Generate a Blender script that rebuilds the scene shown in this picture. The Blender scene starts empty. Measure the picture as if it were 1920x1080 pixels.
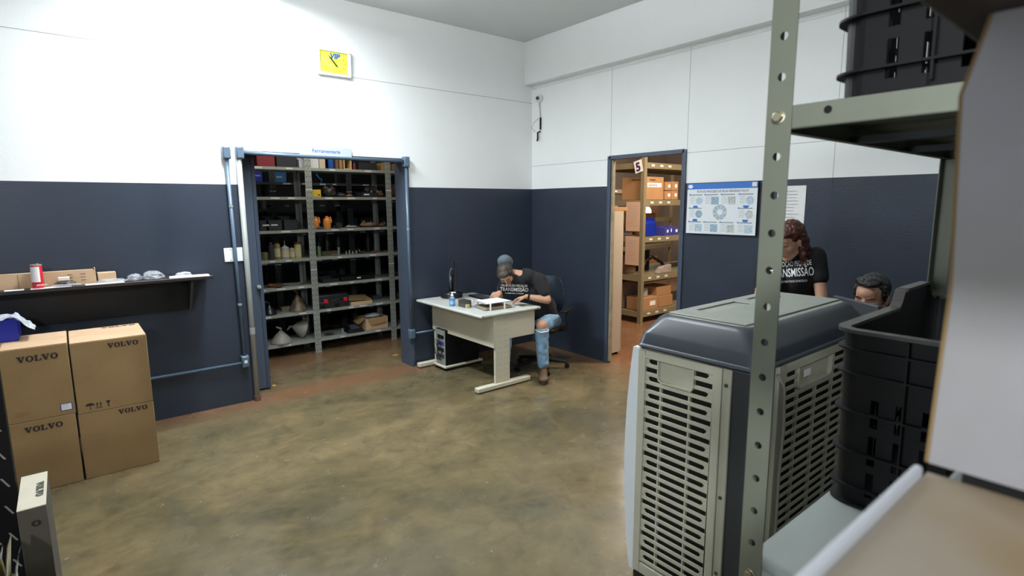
import bpy, bmesh, math, random
from mathutils import Vector, Matrix, noise
from mathutils.bvhtree import BVHTree
random.seed(7)
sc = bpy.context.scene
COL = sc.collection
V = Vector
PI = math.pi

# ------------------------------------------------------------------ camera
CAM = V((-4.57, -5.225, 1.75)); FPX = 1032.36
YAW, PIT, ROL = math.radians(39.0545), math.radians(8.62877), math.radians(-0.37986)
FW = V((math.sin(YAW)*math.cos(PIT), math.cos(YAW)*math.cos(PIT), -math.sin(PIT)))
_r = V((math.cos(YAW), -math.sin(YAW), 0)); _u = _r.cross(FW)
RT = _r*math.cos(ROL) + _u*math.sin(ROL); UP = -_r*math.sin(ROL) + _u*math.cos(ROL)
cam = bpy.data.cameras.new('camera'); camo = bpy.data.objects.new('camera', cam); COL.objects.link(camo)
camo.matrix_world = Matrix.Translation(CAM) @ Matrix((RT, UP, -FW)).transposed().to_4x4()
cam.sensor_width = 36; cam.lens = FPX/1920*36; cam.clip_start = 0.02; cam.clip_end = 60
cam.dof.use_dof = True; cam.dof.focus_distance = 4.2; cam.dof.aperture_fstop = 7.0
sc.camera = camo
sc.view_settings.view_transform = 'Standard'; sc.view_settings.look = 'None'
sc.view_settings.exposure = 0.0; sc.view_settings.gamma = 1; sc.view_settings.use_curve_mapping = False

def at(px, py, axis, val):
    """point where the sight line of a photo pixel meets the plane axis=val"""
    d = FW*FPX + RT*(px-960) + UP*(540-py)
    return CAM + d*((val-CAM[axis])/d[axis])

# ------------------------------------------------------------------ world and lights
w = bpy.data.worlds.new('world'); sc.world = w; w.use_nodes = True
w.node_tree.nodes['Background'].inputs[0].default_value = (.75, .85, 1, 1)
w.node_tree.nodes['Background'].inputs[1].default_value = 0.03

def area(name, loc, target, sx, sy, power, color, spread=180):
    l = bpy.data.lights.new(name, 'AREA'); l.shape = 'RECTANGLE'; l.size = sx; l.size_y = sy
    l.energy = power; l.color = color; l.spread = math.radians(spread)
    o = bpy.data.objects.new(name, l); COL.objects.link(o); o.location = loc
    o.rotation_euler = (V(target)-V(loc)).to_track_quat('-Z', 'Y').to_euler(); return o
area('tube_light_over_wall', (-3.35, -.75, 3.50), (-3.35, -.45, 0), .25, 1.25, 125, (.90, .95, 1), 172)
area('tube_light_behind', (-5.9, -6.065, 2.7), (-3.2, -4.5, 1.4),   .20, .20, 60, (.93, .97, 1))
area('daylight_doorway', (-7.9, -4.4, 1.7), (0, -3.2, 1.4), 1.6, 2.2, 46, (.88, .95, 1))
area('room_fill', (-2.7, -2.5, 3.15), (-2.7, -2.5, 0), .3, 1.2, 15, (.92, .96, 1))  # added fill shining down into the room, not a known fixture
area('ceiling_fill', (-2.7, -2.5, 3.17), (-2.7, -2.5, 5), .3, 1.2, 88, (.92, .96, 1))  # added fill facing up, only brightens the ceiling
area('store_room_lamp', (-2.3, .75, 2.75), (-2.3, 1.1, 0), 1.6, .2, 13, (1, .94, .85))
area('warehouse_lamp', (1.3, -2.3, 3.6), (1.9, -.6, 1.2), 1.2, .3, 190, (1, .85, .70))
area('warehouse_ceiling_fill', (3.0, -.9, 3.3), (3.0, -.9, 4.2), .3, 1.6, 50, (1, .86, .74))  # added fill that lifts the dark warehouse ceiling
area('warehouse_lamp_back', (4.2, .9, 3.9), (3, 1.2, 1), 1.2, .3, 170, (1, .88, .76))

# ------------------------------------------------------------------ materials
def lin(h):
    if isinstance(h, str):
        c = [int(h[i:i+2], 16)/255 for i in (0, 2, 4)]
        return tuple((x/12.92 if x <= .04045 else ((x+.055)/1.055)**2.4) for x in c)
    return tuple(h)
MATS = {}
def mat(name, col, rough=.5, metal=0, var=.0, scale=8, bump=0, bscale=60, coat=0, col2=None, trans=0, alpha=1, stretch=(1, 1, 1), emis=0, ior=1.5):
    if name in MATS: return MATS[name]
    m = bpy.data.materials.new(name); m.use_nodes = True; N = m.node_tree.nodes; L = m.node_tree.links
    b = N['Principled BSDF']; c = lin(col)
    b.inputs['Roughness'].default_value = rough; b.inputs['Metallic'].default_value = metal
    b.inputs['IOR'].default_value = ior
    if coat: b.inputs['Coat Weight'].default_value = coat
    if trans: b.inputs['Transmission Weight'].default_value = trans
    if alpha < 1: b.inputs['Alpha'].default_value = alpha
    if emis: b.inputs['Emission Color'].default_value = (*c, 1); b.inputs['Emission Strength'].default_value = emis
    tc = N.new('ShaderNodeTexCoord'); mp = N.new('ShaderNodeMapping'); mp.inputs['Scale'].default_value = stretch
    L.new(tc.outputs['Object'], mp.inputs[0])
    c2 = lin(col2) if col2 else tuple(x*(1-var) for x in c)
    if var or col2:
        n = N.new('ShaderNodeTexNoise'); n.inputs['Scale'].default_value = scale; n.inputs['Detail'].default_value = 6
        L.new(mp.outputs[0], n.inputs['Vector'])
        r = N.new('ShaderNodeValToRGB'); r.color_ramp.elements[0].position = .35; r.color_ramp.elements[1].position = .68
        r.color_ramp.elements[0].color = (*c2, 1); r.color_ramp.elements[1].color = (*c, 1)
        L.new(n.outputs['Fac'], r.inputs[0]); L.new(r.outputs[0], b.inputs['Base Color'])
    else: b.inputs['Base Color'].default_value = (*c, 1)
    if bump:
        n2 = N.new('ShaderNodeTexNoise'); n2.inputs['Scale'].default_value = bscale; n2.inputs['Detail'].default_value = 3
        L.new(mp.outputs[0], n2.inputs['Vector'])
        bp = N.new('ShaderNodeBump'); bp.inputs['Strength'].default_value = bump; bp.inputs['Distance'].default_value = .01
        L.new(n2.outputs['Fac'], bp.inputs['Height']); L.new(bp.outputs[0], b.inputs['Normal'])
    MATS[name] = m; return m
white_wall = mat('white_wall_paint', (.87, .89, .88), .7, bump=.08, bscale=90, var=.03, scale=2)
blue_wall = mat('blue_wall_paint', (.031, .041, .062), .38, bump=.15, bscale=70, var=.12, scale=3)
seam_m = mat('panel_seam', (.42, .43, .43), .9)
ceil_m = mat('ceiling_paint', (.68, .71, .70), .85, var=.04, scale=2)
frame_blue = mat('dark_blue_frame', (.055, .075, .11), .45)
card = mat('cardboard', '957850', .85, var=.10, scale=5, bump=.15, bscale=120)
card_lt = mat('cardboard_light', 'c4a482', .85, var=.1, scale=6, bump=.1)
card_or = mat('cardboard_orange', 'a67c52', .85, var=.1, scale=5, bump=.1)
card_dk = mat('cardboard_dark', '6d5238', .9, var=.15, scale=5)
tape_m = mat('brown_tape', '8d6b45', .35)
ink = mat('black_ink', (.02, .014, .012), .6)
paper = mat('white_paper', (.80, .80, .79), .7, var=.04, scale=12)
steel_g = mat('grey_painted_steel', '7c8071', .42, .25, var=.08, scale=10, bump=.03)
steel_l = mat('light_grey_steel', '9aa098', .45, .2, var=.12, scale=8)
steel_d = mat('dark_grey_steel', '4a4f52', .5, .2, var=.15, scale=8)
tray_w = mat('pale_painted_tray', 'a9b0ac', .4, .05, var=.05, scale=7)
bolt_m = mat('zinc_bolt', 'b9b39c', .3, .9)
black_p = mat('black_plastic', (.006, .006, .007), .5)
black_p.node_tree.nodes['Principled BSDF'].inputs['Specular IOR Level'].default_value = .25
black_s = mat('black_satin', (.012, .013, .016), .3)
dark_p = mat('dark_grey_plastic', (.045, .05, .058), .42)
hole_m = mat('shadowy_hole', (.006, .006, .006), .9)
conduit = mat('conduit_grey_blue', '55687a', .35, .1)
pipe_gr = mat('pale_grey_pipe', '9a9e9a', .4, .1, var=.08, scale=6)
beige = mat('beige_desk_paint', 'c3c0ac', .5, var=.04, scale=6)
desk_top = mat('desk_top_laminate', 'bfc3bd', .3, var=.03, scale=6)
cool_pl = mat('cooler_beige_plastic', 'b3b2a0', .5, var=.08, scale=9)
cool_wh = mat('cooler_white_plastic', 'd4dbe0', .35)
cool_cov = mat('cooler_grey_cover', '363c43', .34, var=.06, scale=12)
cool_lit = mat('cooler_cover_lit', '8b8f86', .5, var=.05, scale=10)  # lighter copy of the cover grey, light on the top painted in
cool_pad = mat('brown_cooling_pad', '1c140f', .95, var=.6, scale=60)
skin_m = mat('skin', (.50, .27, .17), .55, var=.08, scale=14)
skin_m2 = mat('skin_fair', (.58, .33, .22), .55, var=.08, scale=14)
tee = mat('black_cotton', (.007, .007, .009), .9, bump=.25, bscale=25)
jean = mat('blue_denim', '7fa3bf', .85, var=.3, scale=14, bump=.3, bscale=40)
hair_b = mat('brown_hair', (.055, .040, .028), .55, var=.6, scale=30, bump=.8, bscale=60, stretch=(1, 1, .2))
hair_k = mat('black_hair', (.010, .010, .011), .35, bump=.8, bscale=60, stretch=(1, .25, 1))
hair_r = mat('auburn_hair', (.10, .022, .013), .45, var=.6, scale=25, bump=.8, bscale=50, stretch=(1, 1, .2))
boot_m = mat('brown_leather', '5a4633', .6, var=.3, scale=20)
white_ink = mat('white_print', (.8, .8, .8), .7)
film = mat('clear_plastic_film', (.92, .95, 1), .15, trans=.55, alpha=.5, bump=1, bscale=25)
blue_v = mat('deep_blue_print', (.006, .016, .30), .4)
red_m = mat('red_plastic', 'c3182a', .4)

def floor_mat():
    m = bpy.data.materials.new('polished_concrete'); m.use_nodes = True; N = m.node_tree.nodes; L = m.node_tree.links
    b = N['Principled BSDF']; tc = N.new('ShaderNodeTexCoord')
    def nz(s, d, st=(1, 1, 1), dist=0):
        mp = N.new('ShaderNodeMapping'); mp.inputs['Scale'].default_value = st; L.new(tc.outputs['Object'], mp.inputs[0])
        n = N.new('ShaderNodeTexNoise'); n.inputs['Scale'].default_value = s; n.inputs['Detail'].default_value = d
        n.inputs['Roughness'].default_value = .62; n.inputs['Distortion'].default_value = dist
        L.new(mp.outputs[0], n.inputs['Vector']); return n.outputs['Fac']
    def ramp(f, stops):
        r = N.new('ShaderNodeValToRGB'); e = r.color_ramp.elements
        while len(e) < len(stops): e.new(.5)
        for k, (p, c) in enumerate(stops): e[k].position = p; e[k].color = (*lin(c), 1)
        L.new(f, r.inputs[0]); return r.outputs[0]
    def mix(f, a, c, mode='MIX'):
        x = N.new('ShaderNodeMix'); x.data_type = 'RGBA'; x.blend_type = mode
        if isinstance(f, (int, float)): x.inputs[0].default_value = f
        else: L.new(f, x.inputs[0])
        L.new(a, x.inputs[6])
        if isinstance(c, tuple): x.inputs[7].default_value = (*c, 1)
        else: L.new(c, x.inputs[7])
        return x.outputs[2]
    base = ramp(nz(1.1, 9, (1, 1.5, 1), .8), [(.28, '5a553f'), (.45, '6f654a'), (.60, '807253'), (.90, '988a66')])
    fine = ramp(nz(7, 8, (1, 1, 1), .5), [(.25, '8c8c8c'), (.5, 'd0d0d0'), (.85, 'ffffff')])
    c = mix(.65, base, fine, 'MULTIPLY')
    c = mix(ramp(nz(.55, 3), [(.56, '000000'), (.72, '777777')]), c, lin('8a6a4a'))
    c = mix(ramp(nz(2.3, 6, (1, .6, 1), 1), [(.57, '000000'), (.70, '888888')]), c, lin('55564a'))
    vo = N.new('ShaderNodeTexVoronoi'); vo.feature = 'DISTANCE_TO_EDGE'; vo.inputs['Scale'].default_value = .42
    mpv = N.new('ShaderNodeMapping'); mpv.inputs['Rotation'].default_value = (0, 0, .5); L.new(tc.outputs['Object'], mpv.inputs[0])
    wv = N.new('ShaderNodeMix'); wv.data_type = 'RGBA'; wv.inputs[0].default_value = .06; L.new(mpv.outputs[0], wv.inputs[6]); nn = N.new('ShaderNodeTexNoise'); nn.inputs['Scale'].default_value = 2; L.new(nn.outputs['Color'], wv.inputs[7]); L.new(wv.outputs[2], vo.inputs['Vector'])
    c = mix(ramp(vo.outputs['Distance'], [(.0, '666666'), (.012, '000000')]), c, lin('8f7a50'))
    # red dust along walls and thresholds
    sx = N.new('ShaderNodeSeparateXYZ'); L.new(tc.outputs['Object'], sx.inputs[0])
    def band(out, centre, width):
        a = N.new('ShaderNodeMath'); a.operation = 'SUBTRACT'; L.new(out, a.inputs[0]); a.inputs[1].default_value = centre
        n = N.new('ShaderNodeMath'); n.operation = 'ABSOLUTE'; L.new(a.outputs[0], n.inputs[0])
        k = N.new('ShaderNodeMath'); k.operation = 'MULTIPLY_ADD'; L.new(n.outputs[0], k.inputs[0]); k.inputs[1].default_value = -1/width; k.inputs[2].default_value = 1
        k.use_clamp = True
        q = N.new('ShaderNodeMath'); q.operation = 'MULTIPLY'; L.new(k.outputs[0], q.inputs[0]); L.new(nz(6, 6), q.inputs[1]); return q.outputs[0]
    for o, ce, wd, st in ((sx.outputs['Y'], -.02, .32, 1.7), (sx.outputs['X'], .1, .6, 1.5), (sx.outputs['Y'], 1.1, .75, 1.2)):
        q = N.new('ShaderNodeMath'); q.operation = 'MULTIPLY'; q.use_clamp = True; L.new(band(o, ce, wd), q.inputs[0]); q.inputs[1].default_value = st
        c = mix(q.outputs[0], c, lin('7d5941'))
    q = N.new('ShaderNodeMath'); q.operation = 'GREATER_THAN'; L.new(sx.outputs['X'], q.inputs[0]); q.inputs[1].default_value = .15
    q2 = N.new('ShaderNodeMath'); q2.operation = 'MULTIPLY'; L.new(q.outputs[0], q2.inputs[0]); q2.inputs[1].default_value = .5
    c = mix(q2.outputs[0], c, lin('8a583c'))
    L.new(c, b.inputs['Base Color'])
    rr = ramp(nz(2.5, 5), [(.3, '6a6a6a'), (.7, '9a9a9a')]); L.new(rr, b.inputs['Roughness'])
    bp = N.new('ShaderNodeBump'); bp.inputs['Strength'].default_value = .06; L.new(nz(30, 4), bp.inputs['Height']); L.new(bp.outputs[0], b.inputs['Normal'])
    return m
floor_m = floor_mat()

# ------------------------------------------------------------------ mesh helpers
class MB:
    def __init__(s): s.bm = bmesh.new(); s.mats = []
    def mi(s, m):
        if m not in s.mats: s.mats.append(m)
        return s.mats.index(m)
    def faces(s, vs, fs, m):
        k = s.mi(m); bv = [s.bm.verts.new(v) for v in vs]
        for f in fs:
            try: fc = s.bm.faces.new([bv[i] for i in f]); fc.material_index = k
            except ValueError: pass
        return s
    def box(s, x0, x1, y0, y1, z0, z1, m, M=None):
        vs = [V((x, y, z)) for z in (z0, z1) for y in (y0, y1) for x in (x0, x1)]
        if M: vs = [M @ v for v in vs]
        return s.faces(vs, [(0, 2, 3, 1), (4, 5, 7, 6), (0, 1, 5, 4), (2, 6, 7, 3), (0, 4, 6, 2), (1, 3, 7, 5)], m)
    def hexa(s, vs, m): return s.faces([V(v) for v in vs], [(0, 3, 2, 1), (4, 5, 6, 7), (0, 1, 5, 4), (1, 2, 6, 5), (2, 3, 7, 6), (3, 0, 4, 7)], m)
    def tube(s, pts, r, m, n=10, cap=True):
        pts = [V(p) for p in pts]; rs = r if isinstance(r, (list, tuple)) else [r]*len(pts)
        rings = []; prev = None
        for i, p in enumerate(pts):
            d = (pts[min(i+1, len(pts)-1)]-pts[max(i-1, 0)]).normalized()
            a = prev if prev else (V((0, 0, 1)) if abs(d.z) < .9 else V((1, 0, 0)))
            u = d.cross(a).normalized(); v = u.cross(d).normalized(); prev = v
            # keep the frame stable along the path
            rings.append([p+(u*math.cos(2*PI*k/n)+v*math.sin(2*PI*k/n))*rs[i] for k in range(n)])
        vs = [v for R in rings for v in R]; fs = []
        for i in range(len(rings)-1):
            for k in range(n): fs.append((i*n+k, i*n+(k+1) % n, (i+1)*n+(k+1) % n, (i+1)*n+k))
        if cap: fs += [tuple(range(n-1, -1, -1)), tuple(range((len(rings)-1)*n, len(rings)*n))]
        return s.faces(vs, fs, m)
    def lathe(s, prof, m, c=(0, 0, 0), axis='Z', n=24, M=None):
        vs = []; fs = []; c = V(c)
        for r, z in prof:
            for k in range(n):
                a = 2*PI*k/n; p = V((r*math.cos(a), r*math.sin(a), z))
                if axis == 'Y': p = V((p.x, p.z, p.y))
                if axis == 'X': p = V((p.z, p.x, p.y))
                if M: p = M @ p
                vs.append(p+c)
        for i in range(len(prof)-1):
            for k in range(n): fs.append((i*n+k, i*n+(k+1) % n, (i+1)*n+(k+1) % n, (i+1)*n+k))
        if prof[0][0] > 1e-5: fs.append(tuple(range(n-1, -1, -1)))
        if prof[-1][0] > 1e-5: fs.append(tuple(range((len(prof)-1)*n, len(prof)*n)))
        return s.faces(vs, fs, m)
    def prism(s, poly, o, u, v, nrm, th, m):
        o, u, v, nrm = V(o), V(u), V(v), V(nrm); n = len(poly)
        a = [o+u*p[0]+v*p[1] for p in poly]; b = [q+nrm*th for q in a]
        return s.faces(a+b, [tuple(range(n)), tuple(range(2*n-1, n-1, -1))]+[(i, (i+1) % n, n+(i+1) % n, n+i) for i in range(n)], m)
    def sph(s, c, r, m, sub=2, R=None):
        t = bmesh.new(); bmesh.ops.create_icosphere(t, subdivisions=sub, radius=1)
        rr = V(r) if isinstance(r, (tuple, list)) else V((r, r, r)); vs = []
        for v in t.verts:
            p = V((v.co.x*rr.x, v.co.y*rr.y, v.co.z*rr.z))
            if R: p = R @ p
            vs.append(p+V(c))
        fs = [tuple(v.index for v in f.verts) for f in t.faces]; t.free(); return s.faces(vs, fs, m)
    def cap(s, p1, r1, p2, r2, m, n=18):
        p1, p2 = V(p1), V(p2); d = p2-p1; L = d.length
        if L < 1e-6: return s.sph(p1, r1, m)
        d /= L; pts = []; rs = []
        for k in range(6): a = PI/2*(1-k/5); pts.append(p1-d*r1*math.sin(a)); rs.append(max(r1*math.cos(a), 1e-4))
        for k in range(6): a = PI/2*k/5; pts.append(p2+d*r2*math.sin(a)); rs.append(max(r2*math.cos(a), 1e-4))
        return s.tube(pts, rs, m, n)
    def build(s, name, parent=None, smooth=False, bevel=0, seg=2, weld=True):
        if weld: bmesh.ops.remove_doubles(s.bm, verts=s.bm.verts, dist=1e-6)
        bmesh.ops.recalc_face_normals(s.bm, faces=s.bm.faces)
        me = bpy.data.meshes.new(name); s.bm.to_mesh(me); s.bm.free()
        for m in s.mats: me.materials.append(m)
        o = bpy.data.objects.new(name, me); COL.objects.link(o)
        if parent: put(o, parent)
        if smooth:
            for p in me.polygons: p.use_smooth = True
        if smooth == 'auto' or bevel:
            for p in me.polygons: p.use_smooth = True
            me.set_sharp_from_angle(angle=math.radians(38))
        if bevel:
            md = o.modifiers.new('bevel', 'BEVEL'); md.width = bevel; md.segments = seg; md.limit_method = 'ANGLE'; md.angle_limit = math.radians(40)
        return o
def put(o, parent):
    o.parent = parent
    if parent.type == 'EMPTY': o.matrix_parent_inverse = Matrix.Translation(-V(parent.location))
def tag(o, label=None, cat=None, group=None, kind=None):
    if label: o['label'] = label
    if cat: o['category'] = cat
    if group: o['group'] = group
    if kind: o['kind'] = kind
    return o
def thing(name, loc, label, cat, group=None):
    o = bpy.data.objects.new(name, None); o.empty_display_size = .05; COL.objects.link(o); o.location = loc
    return tag(o, label, cat, group)
def struct(mb, name, **k): return tag(mb.build(name, **k), kind='structure')
def one(mb, name, label, cat, group=None, **k): return tag(mb.build(name, **k), label, cat, group)
TMP = bpy.data.scenes.new('bake')
def mesh_of(o):
    """the object's mesh with its modifiers applied, evaluated alone in a scratch scene"""
    TMP.collection.objects.link(o)
    with bpy.context.temp_override(scene=TMP, view_layer=TMP.view_layers[0]):
        dg = bpy.context.evaluated_depsgraph_get(); dg.update(); me = bpy.data.meshes.new_from_object(o.evaluated_get(dg))
    TMP.collection.objects.unlink(o); return me
def text(s, size, m, o, u, v, parent=None, name='lettering', bold=0, align='LEFT', stretch=1, nrm=None, th=.0006, wrap=None, slant=0):
    cu = bpy.data.curves.new('t', 'FONT'); cu.body = s; cu.size = size; cu.align_x = align; cu.offset = bold; cu.shear = slant
    cu.resolution_u = 3; cu.extrude = 0
    to = bpy.data.objects.new('t', cu); COL.objects.link(to); me = mesh_of(to); bpy.data.objects.remove(to)
    u, v = V(u).normalized(), V(v).normalized(); n = V(nrm) if nrm else u.cross(v); o = V(o)
    bm = bmesh.new(); bm.from_mesh(me)
    if wrap:
        bmesh.ops.triangulate(bm, faces=bm.faces)
        bmesh.ops.subdivide_edges(bm, edges=[e for e in bm.edges if e.calc_length() > .012], cuts=2)
    for q in bm.verts:
        p = o+u*q.co.x*stretch+v*q.co.y+n*th
        if wrap:
            h = wrap.ray_cast(p+n*.25, -n, .6)
            if h[0] is not None: p = h[0]+n*.0035
        q.co = p
    me2 = bpy.data.meshes.new(name); bm.to_mesh(me2); bm.free(); me2.materials.append(m)
    ob = bpy.data.objects.new(name, me2); COL.objects.link(ob)
    if parent: put(ob, parent)
    return ob
# slab-serif wordmark built from polygons
def serif_polys(ch):
    if ch == 'V':
        return [[(0, 1), (.52, 1), (.52, .86), (.43, .86), (.60, .36), (.76, .86), (.66, .86), (.66, 1), (1.02, 1), (1.02, .86), (.94, .86), (.62, 0), (.42, 0), (.08, .86), (0, .86)]], 1.02
    if ch == 'L':
        return [[(0, 1), (.48, 1), (.48, .86), (.38, .86), (.38, .14), (.66, .14), (.70, .38), (.84, .38), (.84, 0), (0, 0), (0, .14), (.11, .14), (.11, .86), (0, .86)]], .84
    n = 20; out = []
    O = [(.5+.5*math.cos(2*PI*k/n), .5+.52*math.sin(2*PI*k/n)) for k in range(n)]
    I = [(.5+.21*math.cos(2*PI*k/n), .5+.37*math.sin(2*PI*k/n)) for k in range(n)]
    for k in range(n):
        j = (k+1) % n; out.append([O[k], O[j], I[j], I[k]])
    return out, 1.0
def wordmark(o, u, v, height, parent, m=ink, name='wordmark', chars='VOLVO', aspect=1.15, th=.0012):
    mb = MB(); x = 0; u, v = V(u).normalized(), V(v).normalized(); n = u.cross(v)
    for c in chars:
        P, wd = serif_polys(c)
        for p in P: mb.prism([((x+a)*height*aspect, b*height) for a, b in p], V(o)+n*.0004, u, v, n, th, m)
        x += wd+.06
    return mb.build(name, parent, weld=False), x*height*aspect

# ------------------------------------------------------------------ the setting
H = 3.64; ZB = 1.935
DX0, DX1, DZ = -3.32, -1.735, 2.205          # wide opening in the back wall
EY0, EY1, EZ = -2.165, -1.255, 2.225          # doorway in the right wall
mb = MB()
mb.box(-8, 9, -7.5, 4.5, -.1, 0, floor_m); struct(mb, 'floor')
mb = MB(); mb.box(-8, .1, -7.5, .25, H, H+.1, ceil_m); struct(mb, 'ceiling')
def two_tone(mb, x0, x1, y0, y1, z0, z1):
    if z0 < ZB: mb.box(x0, x1, y0, y1, z0, min(z1, ZB), blue_wall)
    if z1 > ZB: mb.box(x0, x1, y0, y1, max(z0, ZB), z1, white_wall)
mb = MB(); W = .22
two_tone(mb, -8, DX0, 0, W, 0, H); two_tone(mb, DX1, .1, 0, W, 0, H); mb.box(DX0, DX1, 0, W, DZ, H, white_wall)
mb.box(-8, 0, -.0012, 0, 2.957, 2.962, seam_m)
struct(mb, 'wall_back')
mb = MB(); T = .035
two_tone(mb, 0, T, EY1, 0, 0, H); two_tone(mb, 0, T, -7.5, EY0, 0, H); mb.box(0, T, EY0, EY1, EZ, H, white_wall)
for y0, y1 in ((EY1-.06, 0), (-7.5, EY0-.02)): mb.box(-.0012, 0, y0, y1, 2.210, 2.2145, seam_m)
for y in (-1.262, -2.185, -3.46, -4.7):
    mb.box(-.0012, 0, y-.002, y+.002, (EZ+.02 if y > -2.2 and y < -1.2 else ZB), 3.15, seam_m)
    if y < -2.2: mb.box(-.0012, 0, y-.002, y+.002, 0, ZB, mat('dark_seam', (.02, .025, .035), .6))
mb.box(-.0012, 0, -7.5, 0, 3.12, 3.1225, seam_m)
struct(mb, 'wall_right')
mb = MB(); mb.box(-.12, -.0, -7.5, 0, 3.155, H, white_wall); struct(mb, 'trim_1', bevel=.004)
mb = MB(); two_tone(mb, -8.1, -8, -7.5, .25, 0, H); struct(mb, 'wall_left')
mb = MB(); two_tone(mb, -8, .1, -7.6, -7.5, 0, H); struct(mb, 'wall_front')
# tool store behind
store_w = mat('store_wall', (.055, .06, .07), .8, var=.2, scale=3)
mb = MB(); mb.box(-5.6, -5.5, W, 3.6, 0, 3.0, store_w); mb.box(-5.6, .0, 3.5, 3.6, 0, 3.0, store_w); mb.box(-.1, 0, W, 3.6, 0, 3.0, store_w)
struct(mb, 'wall_store')
mb = MB(); mb.box(-5.6, 0, W, 3.6, 3.0, 3.08, store_w); struct(mb, 'ceiling_store')
# parts warehouse beyond the right wall
ware_w = mat('warehouse_wall', (.42, .36, .30), .8, var=.1, scale=2)
mb = MB(); mb.box(T, 9, 4.4, 4.5, 0, 4.2, ware_w); mb.box(8.9, 9, -4, 4.4, 0, 4.2, ware_w); mb.box(T, 9, -4.1, -4, 0, 4.2, ware_w); mb.box(0, T, .22, 4.5, 0, 4.2, ware_w)
mb.box(0, T, -4.1, .22, 3.74, 4.2, ware_w)
struct(mb, 'wall_warehouse')
mb = MB(); mb.box(T, 9, -4, 4.4, 4.2, 4.3, ware_w); struct(mb, 'ceiling_warehouse')
# doorway frame in the right wall
mb = MB()
for y in (EY1, EY0): mb.box(-.018, T+.01, y-.022, y+.022, 0, EZ+.02, frame_blue)
mb.box(-.018, T+.01, EY0, EY1, EZ-.015, EZ+.025, frame_blue)
struct(mb, 'trim_2', bevel=.003)
# peeling pale edge of the left jamb
mb = MB(); mb.box(-.0, T, EY1-.046, EY1-.0225, 0.02, EZ-.02, mat('jamb_putty', '9b8f76', .8, var=.3, scale=12)); struct(mb, 'trim_3')
# opened sliding door seen in the wide opening
dr = tag(MB().box(-4.35, -3.155, W+.012, W+.055, .02, 2.32, frame_blue).build('door_1', bevel=.003), kind='structure')
mb = MB(); mb.box(-3.19, -3.158, W-.0, W+.012, .03, 2.3, mat('door_stile_blue', (.04, .055, .085), .4)); mb.build('door_stile', dr)
mb = MB(); mb.lathe([(.012, 0), (.012, .03), (.018, .032), (.018, .045), (0, .047)], steel_l, at(484, 537, 1, W+.012), 'Y', 12, Matrix.Scale(-1, 3, V((0, 1, 0)))); mb.build('door_handle', dr)
# jamb lining of wide opening (right)
mb = MB(); mb.box(DX1-.012, DX1+.02, -.012, W+.02, 0, DZ, frame_blue); mb.box(DX0, DX1, -.012, W, DZ, DZ+.02, frame_blue); struct(mb, 'trim_4')

# ------------------------------------------------------------------ conduits and boxes on the back wall
def conduit_box(x, z, label, w_=.062, h_=.105):
    t = thing('junction_box', (x, -.0, z-h_/2), label, 'junction box', 'electrical boxes around the wide opening')
    MB().box(x-w_/2, x+w_/2, -.062, -.001, z-h_/2, z+h_/2, conduit).build('body', t, bevel=.008)
    MB().box(x-w_/2+.006, x+w_/2-.006, -.067, -.0615, z-h_/2+.008, z+h_/2-.008, conduit).build('cover', t, bevel=.003)
    for dz in (-.035, .035): MB().lathe([(.005, 0), (.004, -.003)], bolt_m, (x, -.067, z+dz), 'Y', 8).build('screw', t)
    return t
conduit_box(-3.44, 2.195, 'grey box at the top of the outer conduit, leftmost above the opening')
conduit_box(-3.335, 2.2, 'grey box on the pale pipe at the top left corner of the opening')
conduit_box(-1.755, 2.19, 'grey box at the top right corner of the wide opening')
b = conduit_box(-3.425, .385, 'grey socket box low on the wall where two conduits meet')
MB().box(-3.437, -3.413, -.069, -.0665, .375, .40, paper).build('socket', b)
conduit_box(-1.755, .375, 'grey box low on the right pillar beside the desk')
def conduit_run(pts, label, r=.0135, m=conduit, name='conduit', clips=()):
    t = thing(name, pts[0], label, 'conduit' if name == 'conduit' else 'pipe')
    MB().tube(pts, r, m, 12).build('tube', t, smooth=True)
    for c in clips: MB().tube([V(c)+V((0, 0, -.009)), V(c)+V((0, 0, .009))], r+.003, steel_l, 12).build('clip', t)
    return t
conduit_run([(-3.44, -.032, 2.142), (-3.425, -.032, .4375)], 'grey blue vertical conduit left of the pale pipe', .015, clips=[(-3.436, -.032, 1.75), (-3.43, -.032, .9)])
conduit_run([(-3.303, -.04, 2.203), (-2.9, -.04, 2.197), (-1.787, -.04, 2.192)], 'grey horizontal conduit across the top of the wide opening', .016)
conduit_run([(-1.755, -.032, 2.137), (-1.755, -.032, .4275)], 'grey blue vertical conduit right of the wide opening', .015, clips=[(-1.755, -.032, 1.5)])
conduit_run([(-3.457, -.032, .372), (-5.6, -.032, .372)], 'grey horizontal conduit low on the wall behind the stacked cartons', .0125)
conduit_run([(-1.723, -.032, .375), (-1.2, -.032, .375)], 'short grey conduit from the pillar box to behind the desk', .011)
t = thing('drain_pipe', (-3.345, -.03, 0), 'pale grey vertical pipe standing at the left edge of the opening', 'pipe')
MB().tube([(-3.345, -.03, .03), (-3.345, -.03, 2.147)], .0225, pipe_gr, 16).build('tube', t, smooth=True)
MB().tube([(-3.345, -.03, 0), (-3.345, -.03, .05)], .028, mat('rusty_foot', '6b5040', .8, var=.3), 12).build('foot', t)
MB().tube([(-3.345, -.03, .62), (-3.345, -.03, .68)], .0245, pipe_gr, 16).build('collar', t)
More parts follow.
